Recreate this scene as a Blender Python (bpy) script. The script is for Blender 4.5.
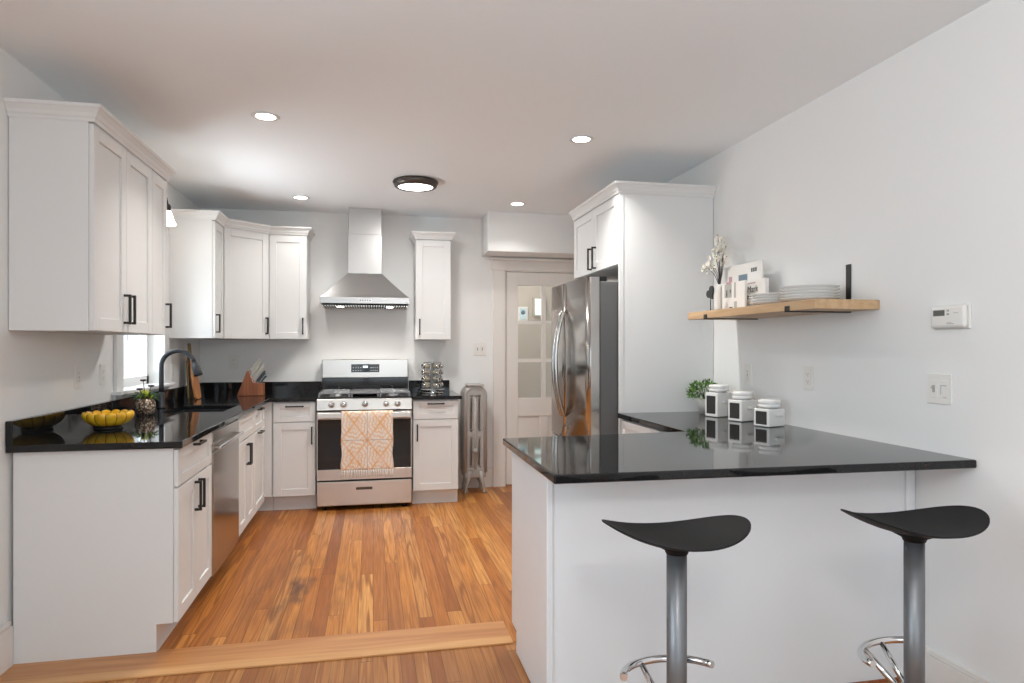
import bpy, bmesh, math, random
from mathutils import Vector, Matrix
R = math.radians
random.seed(7)
for o in list(bpy.data.objects): bpy.data.objects.remove(o)
S = bpy.context.scene
COL = S.collection
PI = math.pi

# ------------------------------------------------------------------ camera
W, H = 1024, 683
F = 667.6
cam = bpy.data.objects.new('camera', bpy.data.cameras.new('camera'))
COL.objects.link(cam)
cam.data.sensor_fit = 'HORIZONTAL'; cam.data.sensor_width = 36.0
cam.data.lens = 36.0 * F / W
cam.data.shift_y = (347.7 - H / 2) / W
cam.data.clip_start = 0.05
cam.location = (0, 0, 1.315)
cam.rotation_euler = (R(90), 0, R(-11.756))
S.camera = cam

# ------------------------------------------------------------------ world, exposure
S.view_settings.view_transform = 'Standard'
S.view_settings.look = 'None'
S.view_settings.gamma = 1.0
S.view_settings.use_curve_mapping = False
S.view_settings.exposure = 0.72
S.cycles.use_denoising = True
S.cycles.max_bounces = 10
S.cycles.diffuse_bounces = 6
S.cycles.glossy_bounces = 5
S.cycles.sample_clamp_indirect = 6.0
world = bpy.data.worlds.new('world'); S.world = world
world.use_nodes = True
bg = world.node_tree.nodes['Background']
bg.inputs[0].default_value = (0.80, 0.93, 1.0, 1)
bg.inputs[1].default_value = 1.0

def area(name, loc, rot, sx, sy, power, color=(1, 1, 1), spread=180):
    l = bpy.data.lights.new(name, 'AREA'); l.shape = 'RECTANGLE'
    l.size = sx; l.size_y = sy; l.energy = power; l.color = color; l.spread = R(spread)
    o = bpy.data.objects.new(name, l); COL.objects.link(o)
    o.location = loc; o.rotation_euler = rot
    return o
# daylight entering by the big windows of the dining end (behind the camera), and by the sink window
area('daylight_front_window', (0.33, -2.62, 1.45), (R(90), 0, 0), 2.9, 1.9, 17, (0.76, 0.89, 1.0))
area('daylight_side_window', (-1.75, 0.6, 1.45), (R(90), 0, R(-90)), 1.9, 1.7, 21, (0.76, 0.89, 1.0))
area('daylight_sink_window', (-2.25, 4.75, 2.75), (0, R(-50), 0), 1.2, 1.3, 30, (0.85, 0.94, 1.0))
area('added_uplight_sink_window', (-2.35, 4.75, .62), (0, R(-112), 0), .8, 1.8, 58, (0.93, 0.97, 1.0))  # added uplight in place of ground bounce, to brighten the kitchen ceiling
_s = bpy.data.lights.new('outdoor_sun', 'SUN'); _s.energy = 2.2; _s.angle = R(3); _s.color = (.9, .97, 1.0)
_so = bpy.data.objects.new('outdoor_sun', _s); COL.objects.link(_so); _so.rotation_euler = Vector((1, .12, 1.0)).to_track_quat('Z', 'Y').to_euler()

# ------------------------------------------------------------------ dimensions
XW = -1.472             # left wall surface; the cabinets stand a little off it
XL, XR, YB, HC, YFW = -1.46, 2.116, 6.22, 2.529, -2.4
XF = -0.825            # door faces of the left base run
YF = 5.585             # door faces of the back base run
CT = 0.914             # counter top
KB = 0.125             # toe kick height

# ------------------------------------------------------------------ materials
def mat(name, col=(.8, .8, .8), rough=.5, metal=0.0, spec=.5, emit=None, es=0, coat=0, bump=0, bscale=200, ior=None):
    m = bpy.data.materials.new(name); m.use_nodes = True
    nt = m.node_tree; b = nt.nodes['Principled BSDF']
    b.inputs['Base Color'].default_value = (*col, 1)
    b.inputs['Roughness'].default_value = rough
    b.inputs['Metallic'].default_value = metal
    b.inputs['Specular IOR Level'].default_value = spec
    b.inputs['Coat Weight'].default_value = coat
    b.inputs['Coat Roughness'].default_value = .1
    if ior: b.inputs['IOR'].default_value = ior
    if emit:
        b.inputs['Emission Color'].default_value = (*emit, 1); b.inputs['Emission Strength'].default_value = es
    # faint surface unevenness, so every material is procedural
    n = nt.nodes.new('ShaderNodeTexNoise'); n.inputs['Scale'].default_value = bscale
    tc = nt.nodes.new('ShaderNodeTexCoord'); nt.links.new(tc.outputs['Object'], n.inputs['Vector'])
    if bump:
        bp = nt.nodes.new('ShaderNodeBump'); bp.inputs['Strength'].default_value = bump; bp.inputs['Distance'].default_value = .002
        nt.links.new(n.outputs['Fac'], bp.inputs['Height']); nt.links.new(bp.outputs['Normal'], b.inputs['Normal'])
    else:
        mr = nt.nodes.new('ShaderNodeMapRange')
        mr.inputs['To Min'].default_value = max(0, rough - .015); mr.inputs['To Max'].default_value = min(1, rough + .015)
        nt.links.new(n.outputs['Fac'], mr.inputs['Value']); nt.links.new(mr.outputs['Result'], b.inputs['Roughness'])
    return m

class NT:
    """small helper for writing node graphs"""
    def __init__(s, name):
        s.m = bpy.data.materials.new(name); s.m.use_nodes = True
        s.nt = s.m.node_tree; s.b = s.nt.nodes['Principled BSDF']
        tc = s.nt.nodes.new('ShaderNodeTexCoord'); s.obj = tc.outputs['Object']
    def node(s, t, **k):
        n = s.nt.nodes.new(t)
        for a, v in k.items(): setattr(n, a, v)
        return n
    def put(s, sock, v):
        if isinstance(v, bpy.types.NodeSocket): s.nt.links.new(v, sock)
        else: sock.default_value = v
    def math(s, op, a, b=0.0, c=0.0):
        n = s.node('ShaderNodeMath', operation=op)
        s.put(n.inputs[0], a); s.put(n.inputs[1], b); s.put(n.inputs[2], c); return n.outputs[0]
    def sep(s, v):
        n = s.node('ShaderNodeSeparateXYZ'); s.put(n.inputs[0], v); return n.outputs
    def comb(s, x, y, z=0.0):
        n = s.node('ShaderNodeCombineXYZ'); s.put(n.inputs[0], x); s.put(n.inputs[1], y); s.put(n.inputs[2], z); return n.outputs[0]
    def noise(s, v, scale=1, detail=2, dist=0):
        n = s.node('ShaderNodeTexNoise'); s.put(n.inputs['Vector'], v); n.inputs['Scale'].default_value = scale
        n.inputs['Detail'].default_value = detail; n.inputs['Distortion'].default_value = dist; return n.outputs['Fac']
    def white(s, v):
        n = s.node('ShaderNodeTexWhiteNoise', noise_dimensions='2D'); s.put(n.inputs['Vector'], v); return n.outputs['Value']
    def ramp(s, f, stops):
        n = s.node('ShaderNodeValToRGB'); s.put(n.inputs[0], f)
        e = n.color_ramp.elements
        while len(e) < len(stops): e.new(.5)
        for i, (p, c) in enumerate(stops): e[i].position = p; e[i].color = (*c, 1)
        return n.outputs[0]
    def mix(s, f, a, b, mode='MIX'):
        n = s.node('ShaderNodeMix', data_type='RGBA', blend_type=mode)
        s.put(n.inputs[0], f); s.put(n.inputs[6], a); s.put(n.inputs[7], b); return n.outputs[2]
    def mapr(s, v, a, b, c, d):
        n = s.node('ShaderNodeMapRange'); s.put(n.inputs[0], v)
        for i, x in enumerate((a, b, c, d)): n.inputs[i + 1].default_value = x
        return n.outputs[0]
    def bump(s, h, st=.2, d=.002):
        n = s.node('ShaderNodeBump'); n.inputs['Strength'].default_value = st; n.inputs['Distance'].default_value = d
        s.put(n.inputs['Height'], h); s.nt.links.new(n.outputs[0], s.b.inputs['Normal'])

def wood_floor(name, w, blen, stops, seam=.035, stain=0.0, rough=.3):
    g = NT(name); x, y, z = g.sep(g.obj)
    xi = g.math('DIVIDE', x, w); idx = g.math('FLOOR', xi); fr = g.math('FRACT', xi)
    r1 = g.white(g.comb(idx, 3.7)); yo = g.math('ADD', y, g.math('MULTIPLY', r1, 5.0))
    yi = g.math('DIVIDE', yo, blen); bi = g.math('FLOOR', yi); fy = g.math('FRACT', yi)
    rnd = g.white(g.comb(idx, bi)); rnd2 = g.white(g.comb(bi, idx))
    base = g.ramp(rnd, stops)
    off = g.math('MULTIPLY', rnd2, 40.0)
    # contour-like pine grain
    n1 = g.noise(g.comb(g.math('ADD', g.math('MULTIPLY', x, 11.0), off), g.math('ADD', g.math('MULTIPLY', y, .55), off)), 1, 2.0)
    rings = g.math('SINE', g.math('MULTIPLY', n1, 46.0))
    rings = g.math('MULTIPLY', rings, g.mapr(rnd2, 0, 1, .2, 1.0))
    f1 = g.mapr(rings, .0, .9, 0, .8)
    c = g.mix(f1, base, (.25, .08, .018, 1))
    n2 = g.noise(g.comb(g.math('MULTIPLY', x, 150.0), g.math('MULTIPLY', y, 4.0), off), 1, 3)
    c = g.mix(g.mapr(n2, .35, .7, 0, .42), c, (.20, .065, .018, 1))
    n4 = g.noise(g.comb(g.math('MULTIPLY', x, 3.0), g.math('MULTIPLY', y, .9)), 1, 3)
    c = g.mix(g.mapr(n4, .5, .72, 0, .5), c, (.22, .072, .022, 1))
    if stain:
        n3 = g.noise(g.comb(g.math('MULTIPLY', x, 9.0), g.math('MULTIPLY', y, 3.5)), 1, 4)
        dx = g.math('MULTIPLY', g.math('ADD', x, .37), 3.2); dy = g.math('MULTIPLY', g.math('SUBTRACT', y, 3.75), 1.4)
        d = g.math('SQRT', g.math('ADD', g.math('MULTIPLY', dx, dx), g.math('MULTIPLY', dy, dy)))
        msk = g.math('MULTIPLY', g.mapr(d, .25, 1.0, 1, 0), g.mapr(n3, .48, .68, 0, stain))
        c = g.mix(msk, c, (.085, .04, .028, 1))
    s1 = g.math('MINIMUM', fr, g.math('SUBTRACT', 1.0, fr))
    sm = g.mapr(s1, 0, seam, 1, 0)
    e1 = g.mapr(g.math('MINIMUM', fy, g.math('SUBTRACT', 1.0, fy)), 0, .0018, 1, 0)
    sm = g.math('MAXIMUM', sm, e1)
    c = g.mix(g.math('MULTIPLY', sm, .9), c, (.10, .035, .012, 1))
    g.nt.links.new(c, g.b.inputs['Base Color'])
    g.nt.links.new(g.mapr(n2, .3, .7, rough, rough + .12), g.b.inputs['Roughness'])
    g.b.inputs['Specular IOR Level'].default_value = .30
    g.bump(g.math('SUBTRACT', g.math('MULTIPLY', n2, .15), sm), .35, .0015)
    return g.m

def wood(name, c1, c2, axis=2, scale=1.0, rough=.45):
    g = NT(name); p = list(g.sep(g.obj))
    q = [g.math('MULTIPLY', p[i], (3.0 if i == axis else 45.0) * scale) for i in range(3)]
    n = g.noise(g.comb(*q), 1, 3, .5)
    c = g.mix(g.mapr(n, .35, .68, 0, 1), (*c1, 1), (*c2, 1))
    g.nt.links.new(c, g.b.inputs['Base Color']); g.b.inputs['Roughness'].default_value = rough
    return g.m

def brushed(name, col, rough, axis=0):
    g = NT(name); p = list(g.sep(g.obj))
    q = [g.math('MULTIPLY', p[i], 6.0 if i == axis else 900.0) for i in range(3)]
    n = g.noise(g.comb(*q), 1, 2)
    g.b.inputs['Base Color'].default_value = (*col, 1); g.b.inputs['Metallic'].default_value = 1
    g.nt.links.new(g.mapr(n, .3, .7, rough - .008, rough + .012), g.b.inputs['Roughness'])
    return g.m

def stone(name):
    g = NT(name)
    n = g.noise(g.obj, 260, 3); n2 = g.noise(g.obj, 60, 2)
    c = g.ramp(n, [(.0, (.006, .006, .006)), (.60, (.010, .010, .011)), (.70, (.035, .033, .03)), (1, (.06, .05, .04))])
    g.nt.links.new(c, g.b.inputs['Base Color'])
    g.b.inputs['Roughness'].default_value = .045
    g.b.inputs['IOR'].default_value = 1.50
    g.b.inputs['Specular IOR Level'].default_value = .38
    return g.m

def clear_glass(name, tint=(1, 1, 1)):
    m = bpy.data.materials.new(name); m.use_nodes = True; nt = m.node_tree
    out = nt.nodes['Material Output']; nt.nodes.remove(nt.nodes['Principled BSDF'])
    t = nt.nodes.new('ShaderNodeBsdfTransparent'); t.inputs[0].default_value = (*tint, 1)
    g = nt.nodes.new('ShaderNodeBsdfGlossy'); g.inputs['Roughness'].default_value = .02
    f = nt.nodes.new('ShaderNodeFresnel'); f.inputs[0].default_value = 1.45
    n = nt.nodes.new('ShaderNodeTexNoise'); n.inputs['Scale'].default_value = 2.0
    bp = nt.nodes.new('ShaderNodeBump'); bp.inputs['Strength'].default_value = .02
    nt.links.new(n.outputs['Fac'], bp.inputs['Height']); nt.links.new(bp.outputs['Normal'], g.inputs['Normal'])
    mx = nt.nodes.new('ShaderNodeMixShader')
    geo = nt.nodes.new('ShaderNodeNewGeometry'); inv = nt.nodes.new('ShaderNodeMath'); inv.operation = 'SUBTRACT'; inv.inputs[0].default_value = 1
    mu = nt.nodes.new('ShaderNodeMath'); mu.operation = 'MULTIPLY'
    nt.links.new(geo.outputs['Backfacing'], inv.inputs[1]); nt.links.new(inv.outputs[0], mu.inputs[0]); nt.links.new(f.outputs[0], mu.inputs[1])
    nt.links.new(mu.outputs[0], mx.inputs[0]); nt.links.new(t.outputs[0], mx.inputs[1]); nt.links.new(g.outputs[0], mx.inputs[2])
    nt.links.new(mx.outputs[0], out.inputs[0])
    return m

M = {}
M['wall'] = mat('wall_paint', (.835, .84, .835), .7, bump=.08, bscale=120)
M['ceiling'] = mat('ceiling_paint', (.885, .92, .945), .8, bump=.06, bscale=90)
M['trim'] = mat('trim_paint', (.80, .77, .735), .4)
M['cab'] = mat('cabinet_paint', (.735, .74, .738), .5, spec=.25)
M['island'] = mat('peninsula_paint', (.78, .80, .825), .4)
M['black'] = mat('black_metal', (.012, .011, .011), .38)
M['matteblack'] = mat('matte_black', (.010, .010, .0105), .6, spec=.2)
M['counter'] = stone('black_granite')
M['steel'] = brushed('stainless_steel', (.62, .60, .57), .30, 0)
M['steel_y'] = brushed('stainless_steel_side', (.47, .455, .435), .17, 2)
M['hood'] = brushed('hood_steel', (.50, .49, .48), .33, 0)
M['chrome'] = mat('chrome', (.72, .72, .72), .10, 1)
M['greymetal'] = mat('satin_grey_metal', (.20, .205, .215), .38, .7)
M['castiron'] = mat('cast_iron', (.02, .02, .02), .6, bump=.3, bscale=400)
M['glassblack'] = mat('black_glass', (.008, .008, .009), .06)
M['fridgeside'] = mat('fridge_side', (.115, .115, .115), .42, .3)
M['radiator'] = mat('radiator_silver_paint', (.44, .42, .40), .5, .2, bump=.5, bscale=250)
M['white_cer'] = mat('white_ceramic', (.84, .83, .81), .18)
M['chalk'] = mat('chalkboard', (.035, .032, .03), .7)
M['plastic'] = mat('white_plastic', (.80, .79, .76), .35)
M['plasticgrey'] = mat('grey_plastic', (.35, .35, .34), .4)
M['slot'] = mat('socket_slots', (.25, .24, .23), .5)
M['lcd'] = mat('display_grey', (.13, .14, .12), .25)
M['lcdlit'] = mat('display_lit', (.02, .02, .02), .3, emit=(.75, .9, 1), es=1.2)
M['lamp'] = mat('lamp_lens', (.9, .9, .9), .4, emit=(1, .93, .84), es=7)
M['lampbig'] = mat('lamp_diffuser', (.9, .9, .9), .4, emit=(1, .95, .88), es=3.0)
M['bulb'] = mat('sconce_bulb', (.9, .9, .9), .4, emit=(1, .9, .75), es=4)
M['bronze'] = mat('dark_bronze', (.10, .085, .075), .4, .7)
M['pine'] = wood('shelf_wood', (.62, .42, .24), (.50, .32, .17), 1)
M['olivewood'] = wood('dark_olive_wood', (.30, .20, .075), (.20, .13, .05), 2)
M['acacia'] = wood('orange_wood', (.60, .27, .10), (.45, .17, .06), 2)
M['blockwood'] = wood('knife_block_wood', (.36, .12, .045), (.23, .07, .028), 2)
M['thresh'] = wood('threshold_wood', (.56, .27, .105), (.42, .175, .06), 0, .6, .35)
M['thresh2'] = wood('threshold_edge_wood', (.66, .37, .16), (.54, .27, .10), 0, .6, .35)
M['knifehandle'] = mat('brushed_knife_handle', (.62, .60, .52), .3, .6)
M['knifedark'] = mat('dark_knife_handle', (.08, .09, .10), .35, .4)
M['sink'] = mat('dark_sink_composite', (.02, .022, .025), .3)
M['faucet'] = mat('faucet_black', (.028, .032, .038), .35, .3)
M['glass'] = clear_glass('window_glass')
M['jarglass'] = mat('spice_glass', (.38, .34, .26), .1)
M['heart'] = mat('heart_black', (.02, .02, .02), .4)
M['vase'] = mat('vase_white', (.78, .77, .74), .3)
M['petal'] = mat('blossom_white', (.82, .79, .70), .6)
M['twig'] = mat('dark_twig', (.05, .04, .035), .7)
M['leaf'] = mat('green_leaf', (.10, .24, .035), .5)
M['leaf2'] = mat('bright_green_leaf', (.24, .42, .08), .5)
M['leafdark'] = mat('dark_green_leaf', (.035, .095, .03), .5)
M['leafyellow'] = mat('yellow_green_leaf', (.55, .60, .06), .5)
M['plum'] = mat('plum_bloom', (.05, .03, .045), .5)
M['pot'] = mat('pot_grey', (.55, .53, .50), .6)
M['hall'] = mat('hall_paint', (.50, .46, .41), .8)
M['card'] = mat('card_white', (.80, .78, .75), .5)
M['ink'] = mat('dark_ink', (.08, .08, .085), .6)
M['pink'] = mat('pink_print', (.50, .30, .33), .6)
M['blueprint'] = mat('blue_grey_print', (.16, .22, .28), .6)
M['greyprint'] = mat('grey_print', (.42, .42, .40), .6)
M['paleblue'] = mat('pale_blue_print', (.55, .72, .78), .6)
M['cordgrey'] = mat('blind_cord', (.35, .36, .38), .5)
M['ext'] = mat('pale_siding', (.72, .80, .86), .7)

KSTOPS = [(0, (0.425, 0.147, 0.029)), (.2, (0.543, 0.212, 0.047)), (.45, (0.625, 0.266, 0.065)), (.6, (0.307, 0.092, 0.021)), (.75, (0.496, 0.183, 0.038)), (.9, (0.708, 0.342, 0.100)), (1, (0.260, 0.073, 0.018))]
DSTOPS = [(0, (0.354, 0.147, 0.045)), (.3, (0.448, 0.201, 0.065)), (.55, (0.543, 0.260, 0.088)), (.8, (0.283, 0.100, 0.033)), (1, (0.614, 0.330, 0.130))]
M['floor_k'] = wood_floor('pine_floor', .072, 1.9, KSTOPS, .03, .85, .30)
M['floor_d'] = wood_floor('dining_floor', .057, 2.3, DSTOPS, .03, 0, .30)

def towel_mat():
    g = NT('towel_print'); x, y, z = g.sep(g.obj)
    # medallions: 2 x 2 tiles of crossing arcs and rays in orange on cream
    u = g.math('SUBTRACT', g.math('FRACT', g.math('ADD', g.math('DIVIDE', x, .205), .5)), .5)
    u = g.math('SUBTRACT', g.math('FRACT', g.math('DIVIDE', x, .205)), .5)
    v = g.math('SUBTRACT', g.math('FRACT', g.math('DIVIDE', z, .275)), .5)
    rr = g.math('SQRT', g.math('ADD', g.math('MULTIPLY', u, u), g.math('MULTIPLY', v, v)))
    an = g.math('ARCTAN2', u, v)
    au = g.math('ABSOLUTE', u); av = g.math('ABSOLUTE', v)
    dia = g.math('ABSOLUTE', g.math('SUBTRACT', au, av))
    n = g.noise(g.obj, 90, 3); n2 = g.noise(g.obj, 14, 2)
    rays = g.math('SINE', g.math('MULTIPLY', an, 24.0))
    rings = g.math('SINE', g.math('ADD', g.math('MULTIPLY', rr, 48.0), g.math('MULTIPLY', g.math('SINE', g.math('MULTIPLY', an, 8.0)), 1.2)))
    k = g.math('MAXIMUM', g.mapr(dia, .02, .07, 1, 0), g.mapr(rings, .1, .8, 0, .8))
    k = g.math('MAXIMUM', k, g.math('MULTIPLY', g.mapr(rays, .3, .9, 0, .8), g.mapr(rr, .2, .55, 1, 0)))
    k = g.math('MULTIPLY', k, g.mapr(n, .3, .6, .55, 1.0))
    k = g.math('MULTIPLY', k, g.mapr(n2, .35, .6, .6, 1.0))
    c = g.mix(k, (.80, .74, .68, 1), (.74, .36, .09, 1))
    edge = g.mapr(g.math('MINIMUM', g.math('SUBTRACT', .5, au), g.math('SUBTRACT', .5, av)), 0, .03, 1, 0)
    c = g.mix(g.math('MULTIPLY', edge, .55), c, (.42, .22, .13, 1))
    g.nt.links.new(c, g.b.inputs['Base Color']); g.b.inputs['Roughness'].default_value = .9
    g.bump(n, .3, .002)
    return g.m
M['towel'] = towel_mat()
M['fringe'] = mat('towel_fringe', (.78, .74, .70), .9)

def pineapple_mat():
    g = NT('pineapple_glaze')
    n = g.node('ShaderNodeTexVoronoi'); g.put(n.inputs['Vector'], g.obj); n.inputs['Scale'].default_value = 75
    c = g.ramp(n.outputs['Distance'], [(0, (.85, .78, .68)), (.35, (.55, .44, .34)), (.6, (.12, .07, .04)), (1, (.05, .03, .02))])
    g.nt.links.new(c, g.b.inputs['Base Color']); g.b.inputs['Roughness'].default_value = .3; g.b.inputs['Metallic'].default_value = .3
    return g.m
M['pineapple'] = pineapple_mat()
def bowl_mat():
    g = NT('yellow_bowl_glaze'); x, y, z = g.sep(g.obj)
    an = g.math('ARCTAN2', x, y)
    an = g.math('ARCTAN2', y, x)
    l = g.math('ABSOLUTE', g.math('SINE', g.math('MULTIPLY', an, 7.0)))
    n = g.noise(g.obj, 30, 2)
    c = g.mix(g.mapr(n, .3, .7, 0, 1), (.85, .56, .03, 1), (.70, .33, .015, 1))
    c = g.mix(g.mapr(l, .05, .22, 1, 0), c, (.12, .04, .01, 1))
    g.nt.links.new(c, g.b.inputs['Base Color']); g.b.inputs['Roughness'].default_value = .2
    return g.m
M['bowl'] = bowl_mat()

# ------------------------------------------------------------------ mesh builder
def frame(O, u, n):
    """local x = u (along the front), y = n (out of the front), z = up"""
    u = Vector(u).normalized(); n = Vector(n).normalized(); z = Vector((0, 0, 1))
    m = Matrix.Identity(4)
    for i in range(3):
        m[i][0] = u[i]; m[i][1] = n[i]; m[i][2] = z[i]; m[i][3] = O[i]
    return m

class MB:
    def __init__(s): s.bm = bmesh.new(); s.M = Matrix.Identity(4)
    def _t(s, bm2, Mx):
        Mx = s.M @ Mx
        vm = {}
        for v in bm2.verts: vm[v] = s.bm.verts.new(Mx @ v.co)
        for f in bm2.faces:
            try:
                nf = s.bm.faces.new([vm[v] for v in f.verts]); nf.smooth = f.smooth
            except ValueError: pass
        bm2.free()
    def box(s, x0, x1, y0, y1, z0, z1, bev=0, seg=1, Mx=None):
        b = bmesh.new(); bmesh.ops.create_cube(b, size=1)
        for v in b.verts:
            v.co = Vector(((x0 + x1) / 2 + v.co.x * (x1 - x0), (y0 + y1) / 2 + v.co.y * (y1 - y0), (z0 + z1) / 2 + v.co.z * (z1 - z0)))
        if bev:
            bmesh.ops.bevel(b, geom=b.edges[:] , offset=bev, segments=seg, affect='EDGES', profile=.5)
        s._t(b, Mx or Matrix.Identity(4)); return s
    def prism(s, pts, z0, z1, Mx=None, bev=0, seg=2):
        """polygon in xy extruded z0..z1"""
        b = bmesh.new()
        lo = [b.verts.new((p[0], p[1], z0)) for p in pts]; hi = [b.verts.new((p[0], p[1], z1)) for p in pts]
        b.faces.new(lo[::-1]); b.faces.new(hi); n = len(pts)
        for i in range(n): b.faces.new([lo[i], lo[(i + 1) % n], hi[(i + 1) % n], hi[i]])
        if bev: bmesh.ops.bevel(b, geom=b.edges[:], offset=bev, segments=seg, affect='EDGES', profile=.5)
        s._t(b, Mx or Matrix.Identity(4)); return s
    def tube(s, pts, r, n=10, caps=True, smooth=True):
        pts = [Vector(p) for p in pts]; rr = r if isinstance(r, (list, tuple)) else [r] * len(pts)
        b = bmesh.new(); rings = []
        t0 = (pts[1] - pts[0]).normalized()
        ref = Vector((0, 0, 1)) if abs(t0.z) < .9 else Vector((1, 0, 0))
        a = t0.cross(ref).normalized()
        for i, p in enumerate(pts):
            t = (pts[min(i + 1, len(pts) - 1)] - pts[max(i - 1, 0)]).normalized()
            a = (a - t * a.dot(t)).normalized(); c = t.cross(a)
            rings.append([b.verts.new(p + (a * math.cos(2 * PI * k / n) + c * math.sin(2 * PI * k / n)) * rr[i]) for k in range(n)])
        for i in range(len(rings) - 1):
            for k in range(n):
                f = b.faces.new([rings[i][k], rings[i][(k + 1) % n], rings[i + 1][(k + 1) % n], rings[i + 1][k]]); f.smooth = smooth
        if caps: b.faces.new(rings[0][::-1]); b.faces.new(rings[-1])
        s._t(b, Matrix.Identity(4)); return s
    def lathe(s, prof, c=(0, 0, 0), n=32, axis=None, smooth=True, mod=None):
        """profile of (r, z); axis: matrix turning z"""
        b = bmesh.new(); rings = []
        for r, z in prof:
            if r < 1e-5: rings.append([b.verts.new((0, 0, z))]); continue
            rings.append([b.verts.new(((r * (mod(k / n, z) if mod else 1)) * math.cos(2 * PI * k / n), (r * (mod(k / n, z) if mod else 1)) * math.sin(2 * PI * k / n), z)) for k in range(n)])
        for i in range(len(rings) - 1):
            A, B = rings[i], rings[i + 1]
            for k in range(n):
                k2 = (k + 1) % n
                if len(A) == 1 and len(B) == 1: continue
                vs = [A[0], B[k2], B[k]] if len(A) == 1 else ([A[k], A[k2], B[0]] if len(B) == 1 else [A[k], A[k2], B[k2], B[k]])
                f = b.faces.new(vs); f.smooth = smooth
        Mx = Matrix.Translation(c)
        if axis is not None: Mx = Mx @ axis
        s._t(b, Mx); return s
    def sweep(s, path, prof, closed=False):
        """moulding: path of xy points (open), prof of (out, z); out is to the right of travel; mitred"""
        b = bmesh.new(); P = [Vector((p[0], p[1])) for p in path]; rings = []
        for i, p in enumerate(P):
            d0 = (P[i] - P[i - 1]).normalized() if i > 0 else None
            d1 = (P[i + 1] - P[i]).normalized() if i < len(P) - 1 else None
            n0 = Vector((d0.y, -d0.x)) if d0 else None; n1 = Vector((d1.y, -d1.x)) if d1 else None
            if n0 is None: nn = n1
            elif n1 is None: nn = n0
            else:
                nn = (n0 + n1).normalized(); nn = nn / max(.3, nn.dot(n0))
            rings.append([b.verts.new((p.x + nn.x * o, p.y + nn.y * o, z)) for o, z in prof])
        m = len(prof)
        for i in range(len(rings) - 1):
            for k in range(m):
                b.faces.new([rings[i][k], rings[i + 1][k], rings[i + 1][(k + 1) % m], rings[i][(k + 1) % m]])
        b.faces.new(rings[0]); b.faces.new(rings[-1][::-1])
        s._t(b, Matrix.Identity(4)); return s
    def build(s, name, material, parent=None, label=None):
        me = bpy.data.meshes.new(name)
        off = Vector((0, 0, 0)); p = parent
        while p is not None: off += p.location; p = p.parent
        bmesh.ops.recalc_face_normals(s.bm, faces=s.bm.faces[:])
        if parent is None:
            vs = [v.co for v in s.bm.verts]
            lo = [min(v[i] for v in vs) for i in range(3)]; hi = [max(v[i] for v in vs) for i in range(3)]
            off = Vector(((lo[0] + hi[0]) / 2, (lo[1] + hi[1]) / 2, lo[2]))
            if getattr(s, 'zero', False): off = Vector((0, 0, 0))
        for v in s.bm.verts: v.co -= off
        s.bm.to_mesh(me); s.bm.free()
        for mm in (material if isinstance(material, (list, tuple)) else [material]): me.materials.append(mm)
        o = bpy.data.objects.new(name, me); COL.objects.link(o)
        if parent is None: o.location = off
        else: o.parent = parent
        if label: o['label'] = label
        return o

def tag(o, label=None, cat=None, group=None, kind=None):
    if label: o['label'] = label
    if cat: o['category'] = cat
    if group: o['group'] = group
    if kind: o['kind'] = kind
    return o
def thing(name, label, cat, loc, group=None):
    o = bpy.data.objects.new(name, None); COL.objects.link(o); o.location = loc; o.empty_display_size = .05
    return tag(o, label, cat, group)
def struct(name, mb, m, parent=None):
    mb.zero = True
    o = mb.build(name, m, parent)
    if parent is None: o['kind'] = 'structure'
    return o
def copy_tree(o, parent=None):
    c = o.copy(); COL.objects.link(c); c.parent = parent
    for ch in o.children: copy_tree(ch, c)
    return c

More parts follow.
